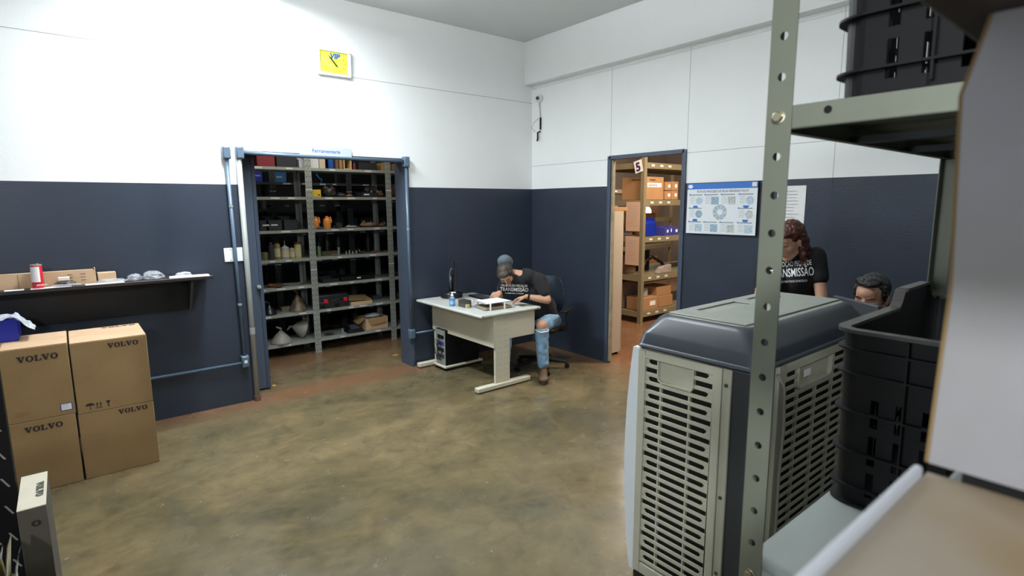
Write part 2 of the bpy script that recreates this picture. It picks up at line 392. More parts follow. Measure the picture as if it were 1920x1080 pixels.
# switch plate
t = thing('switch_plate', (-3.46, 0, 1.335), 'white wall plate behind the conduit beside the pale pipe', 'wall plate')
MB().box(-3.515, -3.365, -.01, -.001, 1.275, 1.395, mat('white_plastic', (.8, .82, .84), .3)).build('plate', t, bevel=.004)
for dz in (-.045, .045): MB().lathe([(.004, 0), (.003, -.002)], steel_d, (-3.465, -.0101, 1.335+dz), 'Y', 8).build('screw', t)
# Ferramentaria sign
t = thing('door_sign', (-2.58, -.02, 2.2), 'pale grey sign reading Ferramentaria above the wide opening', 'sign')
MB().box(-2.825, -2.33, -.021, -.014, 2.205, 2.295, mat('sign_grey', 'b3bcc4', .4)).build('panel', t, bevel=.002)
MB().box(-2.81, -2.345, -.0138, -.001, 2.22, 2.28, steel_d).build('bracket', t)
text('Ferramentaria', .047, mat('sign_blue', '3c5aa6', .5), (-2.578, -.0212, 2.238), (1, 0, 0), (0, 0, 1), t, bold=.0005, align='CENTER', stretch=1.0)
# clock
t = thing('wall_clock', (-2.458, 0, 2.942), 'yellow rectangular wall clock with white frame high on the wall', 'clock')
x0, x1, z0, z1 = -2.618, -2.30, 2.942, 3.178
mb = MB(); ww = mat('clock_white', (.8, .84, .88), .3)
for a in ((x0, x1, z0, z0+.022), (x0, x1, z1-.022, z1), (x0, x0+.026, z0+.022, z1-.022), (x1-.026, x1, z0+.022, z1-.022)): mb.box(a[0], a[1], -.035, -.001, a[2], a[3], ww)
mb.build('frame', t, bevel=.003)
MB().box(x0+.0265, x1-.0265, -.024, -.001, z0+.0225, z1-.0225, mat('clock_yellow', (.85, .80, .02), .4, col2=(.9, .86, .12), scale=20)).build('face', t)
text('VIP', .062, mat('clock_blue', '0f5fa8', .5), (-2.50, -.0246, 3.098), (1, 0, 0), (0, 0, 1), t, bold=.003, stretch=1.1, slant=.2)
text('a revista de bordo', .017, mat('clock_grey', '6a6a3a', .6), (-2.545, -.0246, 3.062), (1, 0, 0), (0, 0, 1), t)
dotm = mat('clock_marks', 'c9a53a', .6)
for k in range(12):
    a = k*PI/6; MB().box(-2.459+.105*math.sin(a)-.006, -2.459+.105*math.sin(a)+.006, -.0248, -.0242, 3.06+.075*math.cos(a)-.006, 3.06+.075*math.cos(a)+.006, dotm).build('hour_mark', t)
for n_, a, l in (('hour_hand', math.radians(139), .055), ('minute_hand', math.radians(-41), .085)):
    d = V((math.sin(a), 0, math.cos(a))); p = V((-2.459, -.028, 3.06)); s_ = V((d.z, 0, -d.x))*.005
    MB().faces([p-d*.01-s_, p+d*l*.6-s_*1.4, p+d*l, p+d*l*.6+s_*1.4, p-d*.01+s_], [(0, 1, 2, 3, 4)], black_s).build(n_, t)
# camera in the corner
t = thing('security_camera', (-.0, -.09, 3.0), 'small white dome security camera high in the corner with dangling cables', 'security camera')
c = at(1008, 184, 0, -.05)
MB().lathe([(.04, 0), (.045, -.012), (.045, -.03), (.03, -.034)], ww, (-.0, c.y, c.z), 'X', 20).build('base', t, smooth='auto')
MB().sph((-.052, c.y, c.z), .038, ww, 3).build('ball', t, smooth=True)
dv = (CAM-V((-.052, c.y, c.z))).normalized()
MB().tube([V((-.052, c.y, c.z))+dv*.028, V((-.052, c.y, c.z))+dv*.043], .020, black_s, 16).build('lens', t)
cy, cz = c.y, c.z
MB().tube([(-.015, cy+.01, cz-.03), (-.012, cy+.0, cz-.15), (-.012, cy-.01, cz-.25), (-.012, cy-.01, cz-.34)], .004, mat('thin_grey_cable', '8a8c8a', .5), 6).build('cable', t, smooth=True)
MB().tube([(-.012, cy-.008, cz-.22), (-.012, cy-.008, cz-.30), (-.013, cy-.008, cz-.36)], .010, black_p, 8).build('connector', t)
MB().tube([(-.012, cy-.008, cz-.38), (-.03, cy+.02, cz-.39), (-.03, cy+.02, cz-.47), (-.035, cy+.03, cz-.49)], .010, black_p, 8).build('connector', t)
MB().tube([(-.01, cy+.02, cz-.22), (-.07, cy+.05, cz-.28), (-.10, cy+.05, cz-.34), (-.06, cy+.03, cz-.385)], .003, MATS['thin_grey_cable'], 6).build('cable', t, smooth=True)

# ------------------------------------------------------------------ poster and notice on right wall
t = thing('poster_board', (0, -2.565, 1.475), 'white illustrated process poster with blue header beside the doorway', 'poster')
py0, py1, pz0, pz1 = -2.227, -2.897, 1.475, 1.927     # left (near the door) to right in view
U = V((0, -1, 0)); PO = V((-.0305, py0, pz0)); PW = .67; PH = .452
MB().box(-.03, -.001, py1, py0, pz0, pz1, mat('poster_back_black', (.02, .022, .025), .5)).build('board', t)
pw = mat('poster_white', (.74, .78, .80), .4)
def prect(mb, a, b, c, d, m, k=1): mb.box(-.0303-.0004*k, -.0300, py0-c, py0-a, pz0+b, pz0+d, m)
mb = MB(); prect(mb, 0, 0, PW, PH, pw); mb.build('sheet', t)
mb = MB(); prect(mb, 0, PH-.052, PW, PH, mat('poster_blue', '2f6fc0', .4), 2); mb.build('header', t)
mb = MB(); prect(mb, .62, PH-.04, .66, PH-.004, paper, 3); mb.build('corner_badge', t)
mb = MB(); mb.prism([(.032+.025*math.cos(a*PI/8), PH-.026+.017*math.sin(a*PI/8)) for a in range(16)], V((-.0312, py0, pz0)), (0, -1, 0), (0, 0, 1), (-1, 0, 0), .0006, paper); mb.build('logo', t)
text('ROTA DO PROCESSO DE PEÇAS GENUÍNAS VOLVO', .026, mat('poster_grey', '5b6068', .6), (-.0308, py0-.10, pz0+PH-.082), U, (0, 0, 1), t, bold=.0006, stretch=.82, nrm=(-1, 0, 0))
barm = mat('poster_bar', '8f949a', .6); bl = MATS['poster_blue']; linem = mat('poster_lines', 'a9afb3', .7)
random.seed(3)
tints = [mat('poster_pic_a', '6c93b8', .6, col2='d5dde0', scale=120), mat('poster_pic_b', 'b8cdd8', .6, col2='5f7f96', scale=140), mat('poster_pic_c', '7d8f96', .6, col2='d9d9d0', scale=110)]
cells = [(.03, .262), (.185, .262), (.345, .262), (.51, .262), (.03, .142), (.51, .142), (.03, .018), (.185, .018), (.345, .018), (.51, .018)]
for i, (a, b_) in enumerate(cells):
    mb = MB(); prect(mb, a-.008, b_+.082, a+.006, b_+.095, bl, 3); prect(mb, a+.007, b_+.082, a+.125, b_+.092, barm, 2)
    for k in range(5): prect(mb, a+.004, b_+.066-k*.014, a+.055, b_+.070-k*.014, linem, 2)
    cx, cz_ = a+.097, b_+.035
    if i in (4, 5, 0, 3): mb.prism([(cx+.036*math.cos(k*PI/8), cz_+.036*math.sin(k*PI/8)) for k in range(16)], (-.0305, py0, pz0), U, (0, 0, 1), (-1, 0, 0), .0006, tints[i % 3])
    else: prect(mb, cx-.036, cz_-.034, cx+.036, cz_+.034, tints[i % 3], 2)
    text(str(i+1), .011, paper, (-.0318, py0-(a-.004), pz0+b_+.084), U, (0, 0, 1), mb.build('step_panel', t), nrm=(-1, 0, 0), name='number')
mb = MB(); n = 28
for k in range(n):
    a0, a1 = 2*PI*k/n, 2*PI*(k+1)/n; q = lambda r, a: (.335+r*math.cos(a), .195+r*math.sin(a))
    mb.prism([q(.068, a0), q(.068, a1), q(.026, a1), q(.026, a0)], (-.0305, py0, pz0), U, (0, 0, 1), (-1, 0, 0), .0006, tints[k % 3])
mb.build('ring_picture', t)
for cx, cz_, s_ in ((.09, .243, 1), (.575, .243, -1), (.09, .122, 1), (.575, .122, -1)):
    MB().prism([(cx-.03, cz_-.011*s_), (cx+.03, cz_-.011*s_), (cx+.017, cz_+.011*s_), (cx-.017, cz_+.011*s_)], (-.0305, py0, pz0), U, (0, 0, 1), (-1, 0, 0), .0008, bl).build('arrow', t)
t = thing('wall_notice', (0, -3.165, 1.56), 'white printed sheet taped to the blue wall behind the standing person', 'notice')
mb = MB(); vs = []; fs = []
for i in range(6):
    for j in range(8): vs.append(V((-.003-.004*abs(noise.noise(V((i*.9, j*.7, 3)))), -3.05-.045*i, 1.575+.044*j)))
for i in range(5):
    for j in range(7): fs.append((i*8+j, i*8+j+1, (i+1)*8+j+1, (i+1)*8+j))
mb.faces(vs, fs, paper); mb.build('sheet', t, smooth=True)
mb = MB()
for k in range(9): mb.box(-.0092, -.0088, -3.04-.07-.13*(.6+.4*random.random()), -3.075, 1.84-k*.026, 1.843-k*.026, mat('faint_print', '9c9fa6', .7))
mb.build('printed_lines', t)

# ------------------------------------------------------------------ wall shelf at left with its load
t = thing('wall_shelf', (-4.6, 0, 1.2), 'dark wooden wall shelf with bracket on the blue wall', 'shelf')
wood_d = mat('dark_wenge', (.030, .024, .022), .4, var=.3, scale=6, stretch=(.3, 3, 3))
MB().box(-6.2, -3.66, -.27, -.001, 1.172, 1.195, wood_d).build('board', t, bevel=.002)
MB().box(-6.2, -3.80, -.02, -.001, .905, 1.171, mat('black_board', (.007, .007, .009), .4)).build('back_panel', t)
mb = MB(); mb.prism([(-.0205, 1.171), (-.25, 1.171), (-.25, 1.15), (-.06, .905), (-.0205, .905)], (-3.82, 0, 0), (0, 1, 0), (0, 0, 1), (1, 0, 0), .018, mat('black_board', 0)); mb.build('bracket', t)
for z in (1.02, 1.10): MB().sph((-3.80, -.035, z), .005, steel_l, 1).build('screw', t)
SZ = 1.1952
def P1(px, y): return at(px, 520, 1, y).x
# long flattened carton
t = thing('long_carton', (-4.9, -.06, SZ), 'long low open cardboard carton lying on the wall shelf behind the can', 'box')
x0 = P1(0, -.12)-.25; x1 = P1(180, -.12)
mb = MB(); mb.box(x0, x1, -.16, -.155, SZ, SZ+.098, card_lt); mb.box(x0, x1, -.05, -.045, SZ, SZ+.098, card_lt); mb.box(x0, x1, -.155, -.05, SZ, SZ+.005, card_lt); mb.box(x1-.005, x1, -.155, -.05, SZ, SZ+.11, card_lt); mb.box(x0, x1, -.1, -.05, SZ+.093, SZ+.098, card_lt); mb.build('body', t)
for a in (.06, .135):
    mb = MB()
    for k in range(3): mb.box(x1-a-.03, x1-a, -.1612, -.1602, SZ+.03+k*.022, SZ+.033+k*.022, ink)
    mb.build('print', t)
xs = P1(33, -.16)
MB().box(xs-.002, xs+.002, -.1615, -.1602, SZ, SZ+.098, card).build('seam', t)
x0 = P1(182, -.12)
t = one(MB().box(x0+.004, x0+.115, -.155, -.06, SZ, SZ+.072, card_lt), 'small_carton', 'small plain cardboard box at the right end of the long carton', 'box', bevel=.002)
# tin can
x0 = P1(70, -.215)
t = thing('solvent_can', (x0, -.215, SZ), 'tall red and white tin can on the wall shelf', 'can')
MB().lathe([(.031, 0), (.032, .003), (.032, .158), (.031, .16)], mat('can_red', 'c2202c', .3), (x0, -.215, SZ+.001), n=28).build('body', t, smooth='auto')
MB().lathe([(.033, 0), (.033, .006), (.028, .006)], steel_l, (x0, -.215, SZ+.16), n=28).build('rim', t)
MB().lathe([(.009, 0), (.009, .009), (0, .009)], steel_l, (x0+.008, -.22, SZ+.164), n=14).build('cap', t)
mb = MB(); vs = []; fs = []
for k in range(11):
    a = math.radians(-175+k*11.5)
    for z in (.047, .152): vs.append(V((x0+.0327*math.cos(a), -.215+.0327*math.sin(a), SZ+z)))
for k in range(10): fs.append((2*k, 2*k+2, 2*k+3, 2*k+1))
mb.faces(vs, fs, paper); mb.build('label', t)
vs_ = V((x0-.006, -.2485, SZ+.02)); text('SOLVENTE', .012, white_ink, (x0-.008, -.2482, SZ+.022), (1, .12, 0), (0, 0, 1), t, bold=.0004)
# papers and plastic bags on the shelf
def sheet(px0, px1, y0, y1, label, z=SZ, m=paper, rot=0):
    xa, xb = P1(px0, (y0+y1)/2), P1(px1, (y0+y1)/2); c = V(((xa+xb)/2, (y0+y1)/2, 0)); M = Matrix.Translation(c) @ Matrix.Rotation(rot, 4, 'Z') @ Matrix.Translation(-c)
    return one(MB().box(xa, xb, y0, y1, z+.0004, z+.0025, m, M), 'paper_sheet', label, 'paper', 'papers on the wall shelf')
sheet(4, 42, -.266, -.20, 'white paper strip at the far left of the wall shelf')
sheet(54, 132, -.266, -.19, 'white paper under the bagged parts beside the can', rot=.06)
sheet(158, 232, -.266, -.18, 'white paper under the flat plastic bag mid-shelf', rot=.05)
sheet(318, 392, -.25, -.10, 'white paper at the right end of the wall shelf', rot=-.12)
def blob(px, y, z, rx, ry, rz, m, seed, name, label, cat, parent=None, group=None):
    c = V((P1(px, y), y, z+rz*.62)); mb = MB(); t_ = bmesh.new(); bmesh.ops.create_icosphere(t_, subdivisions=4, radius=1); vs = []
    for v in t_.verts:
        k = 1+.38*noise.noise(v.co*2.1+V((seed, 0, 0)))+.22*abs(noise.noise(v.co*5+V((0, seed, 0))))
        p = V((v.co.x*rx*k, v.co.y*ry*k, v.co.z*rz*k))+c; p.z = max(p.z, z+.0015); vs.append(p)
    mb.faces(vs, [tuple(q.index for q in f.verts) for f in t_.faces], m); t_.free()
    o = mb.build(name, parent, smooth=True)
    return tag(o, label, cat, group) if not parent else o
blob(125, -.225, SZ+.003, .08, .03, .010, film, 1, 'plastic_bag', 'clear plastic bag of dark parts between can and paper on the shelf', 'plastic bag', group='clear plastic bags on the wall shelf')
x0 = P1(120, -.16)
one(MB().box(x0-.035, x0+.03, -.215, -.18, SZ+.0395, SZ+.066, mat('white_block', (.7, .66, .58), .7), Matrix.Translation((0, 0, .0))), 'white_part_box', 'small cream block resting on the bagged parts beside the can', 'box', bevel=.004)
blob(121, -.205, SZ+.0155, .05, .028, .014, mat('grey_metal_parts', (.2, .18, .16), .4, .6, var=.7, scale=40), 9, 'machine_parts', 'grey metal parts inside the bag beside the can', 'parts')
blob(208, -.18, SZ+.003, .085, .05, .014, film, 2, 'plastic_bag', 'flat clear plastic bag on white paper mid-shelf', 'plastic bag', group='clear plastic bags on the wall shelf')
blob(252, -.16, SZ+.001, .045, .045, .028, film, 3, 'plastic_bag', 'crumpled clear plastic bag between the flat bag and the larger bag', 'plastic bag', group='clear plastic bags on the wall shelf')
blob(288, -.17, SZ+.001, .062, .05, .036, film, 5, 'plastic_bag', 'largest crumpled bright plastic bag towards the right of the shelf', 'plastic bag', group='clear plastic bags on the wall shelf')
blob(345, -.17, SZ+.003, .055, .035, .02, film, 6, 'plastic_bag', 'small clear plastic bag on the paper at the right shelf end', 'plastic bag', group='clear plastic bags on the wall shelf')

# ------------------------------------------------------------------ stacked cartons
def carton(x0, x1, y0, y1, z0, z1, label, mark, m=card, lt=card_lt, seal=True, jitter=0, cat='box', grp='brown cartons stacked by the blue wall'):
    t = thing('carton', ((x0+x1)/2, (y0+y1)/2, z0), label, cat, grp)
    MB().box(x0, x1, y0, y1, z0, z1-.002, m).build('body', t, bevel=.004)
    ym = (y0+y1)/2
    mb = MB(); mb.box(x0+.002, x1-.002, y0+.002, ym-.0015, z1-.0015, z1+.0015, lt); mb.box(x0+.002, x1-.002, ym+.0015, y1-.002, z1-.0015, z1+.0015, lt); mb.build('top_flaps', t)
    if mark:
        mx, mz, h = mark; wordmark((mx, y0-.0005, mz), (1, 0, 0), (0, 0, 1), h, t, aspect=1.02)
    return t
c1 = carton(-5.05, -4.622, -.875, -.45, 0, .455, 'lower left brown carton of the four stacked by the wall', (-4.872, .388, .035))
c2 = carton(-4.612, -4.205, -.875, -.41, 0, .437, 'lower right brown carton of the four, wordmark at its top right corner', (-4.403, .393, .031))
c3 = carton(-5.06, -4.618, -.877, -.44, .4585, .915, 'upper left brown carton of the four, with taped top and small blue framed label', (-4.862, .828, .037))
c4 = carton(-4.610, -4.205, -.877, -.41, .4405, .905, 'upper right brown carton of the four, with umbrella and glass symbols', (-4.42, .846, .032))
MB().box(-4.985, -4.93, -.879, -.44, .917, .9185, tape_m).build('tape', c3)
MB().box(-4.985, -4.93, -.8788, -.8775, .885, .917, tape_m).build('tape', c3)
MB().box(-4.90, -4.84, -.8788, -.8775, .50, .525, tape_m).build('tape', c3)
l = MB().box(-4.690, -4.632, -.8795, -.8775, .487, .533, mat('label_blue_edge', '2b3fa0', .5)).build('label', c3)
mb = MB(); mb.box(-4.686, -4.636, -.8802, -.8796, .491, .529, paper)
for k in range(3): mb.box(-4.682, -4.65, -.8806, -.8803, .522-k*.010, .5245-k*.010, MATS['faint_print'])
mb.build('label_paper', l)
# the printed symbols: umbrella, arrows, glass
mb = MB(); yy = -.8776
mb.prism([(-4.545+.024*math.cos(a), .487+.017*math.sin(a)) for a in [k*PI/8 for k in range(9)]], (0, yy, 0), (1, 0, 0), (0, 0, 1), (0, -1, 0), .001, ink)
mb.box(-4.5465, -4.5435, yy-.001, yy, .465, .487, ink); mb.box(-4.5465, -4.538, yy-.001, yy, .463, .466, ink); mb.build('umbrella_symbol', c4); mb = MB()
for dx in (-4.508, -4.490): mb.box(dx-.002, dx+.002, yy-.001, yy, .468, .49, ink); mb.prism([(dx-.007, .489), (dx+.007, .489), (dx, .501)], (0, yy, 0), (1, 0, 0), (0, 0, 1), (0, -1, 0), .001, ink)
mb.box(-4.515, -4.483, yy-.001, yy, .463, .466, ink); mb.build('arrow_symbol', c4); mb = MB()
mb.prism([(-4.462, .502), (-4.438, .502), (-4.444, .485), (-4.45, .482), (-4.456, .485)], (0, yy, 0), (1, 0, 0), (0, 0, 1), (0, -1, 0), .001, ink)
mb.box(-4.4515, -4.4485, yy-.001, yy, .468, .483, ink); mb.box(-4.458, -4.442, yy-.001, yy, .465, .468, ink)
mb.build('glass_symbol', c4)
wordmark((-4.43, -.47, .9068), (1, 0, 0), (0, 1, 0), .034, c4)
# blue carton with papers on top
t = thing('blue_carton', (-5.0, -.5, .9172), 'deep blue carton standing on the upper left brown carton', 'box')
MB().box(-5.3, -4.852, -.62, -.36, .9187, 1.058, blue_v).build('body', t, bevel=.003)
wordmark((-5.02, -.6206, 1.015), (1, 0, 0), (0, 0, 1), .014, t, white_ink)
mb = MB(); vs = []; fs = []
NX, NY = 34, 18
for i in range(NX):
    for j in range(NY):
        x = -5.2+.43*i/(NX-1); y = -.655+.2*j/(NY-1); z = 1.072+.016*noise.noise(V((x*22, y*22, 1)))+.010*noise.noise(V((x*60, y*60, 4)))
        if x > -4.86: z -= (x+4.86)*1.0-.02*noise.noise(V((x*60, y*40, 9))); y += .03*noise.noise(V((x*30, y*30, 7)))
        z = max(z, 1.0605) if x < -4.85 else z
        vs.append(V((x, y, z)))
for i in range(NX-1):
    for j in range(NY-1): fs.append((i*NY+j, (i+1)*NY+j, (i+1)*NY+j+1, i*NY+j+1))
mb.faces(vs, fs, mat('crumpled_white_film', (.62, .68, .74), .25, var=.35, scale=30, alpha=.85)); one(mb, 'crumpled_papers', 'crumpled white papers in plastic draped over the blue carton', 'papers', smooth=True)

# ------------------------------------------------------------------ black rack upright, slim carton and papers at lower left
t = thing('rack_upright', (-4.83, -2.75, 0), 'black slotted steel rack upright at the left edge', 'rack')
mb = MB()
mb.box(-4.86, -4.783, -2.752, -2.749, 0, 2.4, black_p)
mb.box(-4.786, -4.783, -2.749, -2.70, 0, 2.4, black_p)
mb.build('post', t)
for k in range(14):
    z = .30+k*.1
    for xx in (-4.845, -4.803): MB().prism([(0, 0), (.006, 0), (-.012, .034), (-.018, .034)], (xx, -2.7523, z), (1, 0, 0), (0, 0, 1), (0, -1, 0), .0008, mat('light_through_slot', '8d8a80', .4)).build('slot', t)  # pale plates painted as light showing through the slots
MB().box(-5.35, -4.861, -2.76, -2.745, 0, 1.15, black_p).build('side_sheet', t)
t = thing('slim_carton', (-4.73, -2.83, 0), 'tall slim carton with white printed top beside the black upright', 'box')
MB().box(-4.772, -4.70, -2.98, -2.69, 0, .797, mat('shaded_card', '544f44', .85, var=.12, scale=9)).build('body', t, bevel=.002)  # body card darkened, the side's shade is in its colour
MB().box(-4.772, -4.70, -2.98, -2.69, .7975, .8, mat('cream_card', 'cbc4b0', .8, var=.08, scale=9)).build('top', t)
wordmark((-4.728, -2.78, .8005), (0, -1, 0), (1, 0, 0), .020, t, mat('grey_ink', '4a4a44', .7), aspect=1.2)
wordmark((-4.742, -2.9806, .735), (1, 0, 0), (0, 0, 1), .02, t, ink, chars='O')
t = thing('paper_bundle', (-4.85, -3.2, .6205), 'dog-eared papers and card standing at the lower left corner', 'papers')
one_b = MB().box(-5.1, -4.785, -3.50, -3.02, 0, .62, card_dk); tag(one_b.build('open_carton', bevel=.002), 'dark carton under the dog-eared papers at the lower left corner', 'box')
cols = [mat('aged_paper', 'b3ac8c', .8, var=.15, scale=20), paper, mat('yellow_paper', 'a79c62', .8)]
for k in range(8):
    x = -4.865+k*.0115; h = .15+.045*random.random()-(.05 if k == 7 else 0); tl = .03*(random.random()-.3); y1 = -3.06-.02*random.random(); mb = MB(); vs = []; fs = []
    for i in range(7):
        for j in range(5):
            u_ = i/6; v_ = j/4; zt_ = h*(1-.35*abs(u_-.25*(k % 3)-.3))
            vs.append(V((x+tl*v_*v_+.006*noise.noise(V((u_*4, v_*3, k)))*v_, y1-.36*u_, .6215+zt_*v_)))
    n_ = len(vs); vs += [v+V((.0018, 0, 0)) for v in vs]
    for i in range(6):
        for j in range(4): a_ = i*5+j; fs += [(a_, a_+1, a_+6, a_+5), (n_+a_, n_+a_+5, n_+a_+6, n_+a_+1)]
    mb.faces(vs, fs, cols[k % 3]); mb.build('sheet', t, smooth=True)
# ------------------------------------------------------------------ evaporative cooler
CX0, CX1, CY0, CY1 = -2.70, -1.65, -4.30, -3.78
t = thing('air_cooler', (-2.2, -4.04, 0), 'large grey and beige evaporative air cooler with slotted grilles in the foreground', 'air cooler')
MB().box(CX0+.012, CX1-.012, CY0+.012, CY1-.012, .10, 1.144, dark_p).build('body', t, bevel=.012)
MB().box(CX0-.0, CX1, CY0, CY1, .055, .105, black_s).build('base', t, bevel=.01)
for x in (CX0+.09, CX1-.09):
    for y in (CY0+.06, CY1-.06): MB().lathe([(.0275, -.012), (.0275, .012)], black_p, (x, y, .0276), 'X', 16).build('caster', t)
def rrect(x0, x1, y0, y1, r, n=6):
    out = []
    for cx, cy, a0 in ((x1-r, y1-r, 0), (x0+r, y1-r, PI/2), (x0+r, y0+r, PI), (x1-r, y0+r, 1.5*PI)):
        for k in range(n+1): a = a0+PI/2*k/n; out.append((cx+r*math.cos(a), cy+r*math.sin(a)))
    return out
rings = []
for z, ins, r in ((1.1445, -.004, .03), (1.150, -.012, .035), (1.158, -.010, .035), (1.163, -.004, .03), (1.205, .002, .04), (1.215, .008, .045), (1.272, .042, .06), (1.284, .056, .065), (1.289, .068, .07)):
    rings.append([(V((x, y, z))) for x, y in rrect(CX0+ins, CX1-ins, CY0+ins, CY1-ins, r)])
n = len(rings[0]); mb = MB(); vs = [v for R in rings for v in R]; fs = []
for i in range(len(rings)-1):
    for k in range(n): fs.append((i*n+k, i*n+(k+1) % n, (i+1)*n+(k+1) % n, (i+1)*n+k))
fs.append(tuple(range(n-1, -1, -1))); mb.faces(vs, fs, cool_cov)
mb.faces(rings[-1], [tuple(range(n))], cool_lit)
cov = mb.build('cover', t, smooth='auto')
mb = MB()
pits = ((-2.48, -2.16, -3.99, -3.91), (-2.06, -1.85, -3.99, -3.91))
top_r = rrect(CX0+.092, CX1-.092, CY0+.092, CY1-.092, .07)
# raised top plate with two shallow recesses
xs = sorted({CX0+.092, CX1-.085, *[q for p in pits for q in p[:2]]}); ys = [CY0+.095, -3.99, -3.91, CY1-.082]
for i in range(len(xs)-1):
    for j in range(3):
        if any(abs(xs[i]-p[0]) < 1e-6 and j == 1 for p in pits): continue
        mb.box(xs[i], xs[i+1], ys[j], ys[j+1], 1.2892, 1.2955, cool_lit)
mb.build('top_plate', t, bevel=.003)
for k in range(3): MB().sph((-2.33+.12*k, CY1+.0-.05, 1.263), (.02, .014, .008), cool_wh, 2).build('top_button', t, smooth=True)
def grille(side):
    # side 'A': normal -x in plane x=CX0 ; side 'B': normal -y in plane y=CY0
    if side == 'A': O = V((CX0, CY1-.004, .105)); Ux = V((0, -1, 0)); Nn = V((-1, 0, 0)); Wd = .389
    else: O = V((CX0+.17, CY0, .105)); Ux = V((1, 0, 0)); Nn = V((0, -1, 0)); Wd = .70
    Zz = V((0, 0, 1)); HT = 1.032
    def b(mb, u0, u1, v0, v1, d0, d1, m):
        P = [O+Ux*u+Zz*v_+Nn*d for d in (d0, d1) for u, v_ in ((u0, v0), (u1, v0), (u1, v1), (u0, v1))]
        mb.hexa(P, m)
    fr = MB(); fw = .036 if side == 'A' else .05; tp = .035
    for a in ((0, fw, 0, HT), (Wd-fw, Wd, 0, HT), (fw, Wd-fw, 0, .05), (fw, Wd-fw, HT-tp, HT)): b(fr, *a, -.012, .006, cool_pl)
    f = fr.build('grille_frame', t, bevel=.003)
    for z in (.2, .52, .97):
        mb = MB(); c = O+Ux*(Wd+(.018 if side == 'A' else -.02))+Zz*z
        if side == 'A': mb.lathe([(.008, 0), (.007, .003)], steel_d, c+Nn*.004, 'X', 10, Matrix.Scale(-1, 3, V((1, 0, 0)))); mb.build('screw', t)
    if side == 'A':
        mb = MB(); b(mb, Wd+.0005, Wd+.036, 0, HT, -.012, .001, cool_pl); mb.build('corner_strip', t, bevel=.004)
    g = MB(); u0, u1 = fw, Wd-fw; w_ = u1-u0; v1 = HT-tp; v0 = .05; pitch = .0375; k = 0; v_ = v1
    hk = .245 if side == 'A' else .30; hl, hr = u0+w_*.20, u0+w_*.74; ht = .092
    while v_-pitch > v0-.001:
        # slat then gap
        inh = v_ > v1-.074
        segs = ((u0, hl), (hr, u1)) if inh else ((u0, u1),)
        for a, c in segs:
            b(g, a, c, v_-pitch, v_-pitch+.0172, -.001, .004, cool_pl)
            if k % 2 == 0:
                for e, s_ in ((u0, 1), (u1, -1)):
                    if a <= e <= c: 
                        b(g, min(e, e+s_*.018), max(e, e+s_*.018), v_-pitch+.0165, v_+.0005, -.001, .0035, cool_pl)
                        g.prism([(e+s_*.018, v_-pitch+.0165), (e+s_*.030, v_-pitch+.0165), (e+s_*.021, v_-.0120), (e+s_*.018, v_-.0085)], O, Ux, Zz, Nn, .0034, cool_pl)
                        g.prism([(e+s_*.018, v_+.0005), (e+s_*.030, v_+.0005), (e+s_*.021, v_-.0045), (e+s_*.018, v_-.0085)], O, Ux, Zz, Nn, .0034, cool_pl)
        v_ -= pitch; k += 1
    for fq in (.25, .68) if side == 'A' else (.22, .5, .78):
        b(g, u0+w_*fq-.004, u0+w_*fq+.004, v0, v1-ht if .2 < fq < .74 else v1, -.014, .0025, cool_pl)
    g.build('grille', t, bevel=.0015, seg=1)
    h = MB()
    h.prism([(hl, v1), (hr, v1), (hr, v1-ht+.02), (hr-.006, v1-ht+.006), (hr-.02, v1-ht), (hl+.02, v1-ht), (hl+.006, v1-ht+.006), (hl, v1-ht+.02)], O-Nn*.0115, Ux, Zz, -Nn, .002, cool_pl)
    hp = [(hl, v1), (hl, v1-ht+.02), (hl+.006, v1-ht+.006), (hl+.02, v1-ht), (hr-.02, v1-ht), (hr-.006, v1-ht+.006), (hr, v1-ht+.02), (hr, v1)]
    for i in range(len(hp)-1):
        p, q = hp[i], hp[i+1]; h.hexa([O+Ux*p[0]+Zz*p[1]-Nn*.012, O+Ux*q[0]+Zz*q[1]-Nn*.012, O+Ux*q[0]*1+Zz*q[1]+Nn*.006, O+Ux*p[0]+Zz*p[1]+Nn*.006, O+Ux*(p[0]+.005*(1 if p[0] < w_/2 else -1))+Zz*(p[1]+.005)-Nn*.012, O+Ux*(q[0]+.005*(1 if q[0] < w_/2 else -1))+Zz*(q[1]+.005)-Nn*.012, O+Ux*(q[0]+.005*(1 if q[0] < w_/2 else -1))+Zz*(q[1]+.005)+Nn*.006, O+Ux*(p[0]+.005*(1 if p[0] < w_/2 else -1))+Zz*(p[1]+.005)+Nn*.006], cool_pl)
    h.build('grip_recess', t)
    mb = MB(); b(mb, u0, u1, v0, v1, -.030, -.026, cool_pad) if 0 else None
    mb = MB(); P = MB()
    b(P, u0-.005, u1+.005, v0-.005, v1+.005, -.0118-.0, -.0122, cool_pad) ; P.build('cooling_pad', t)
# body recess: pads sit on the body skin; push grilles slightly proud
grille('A'); grille('B')
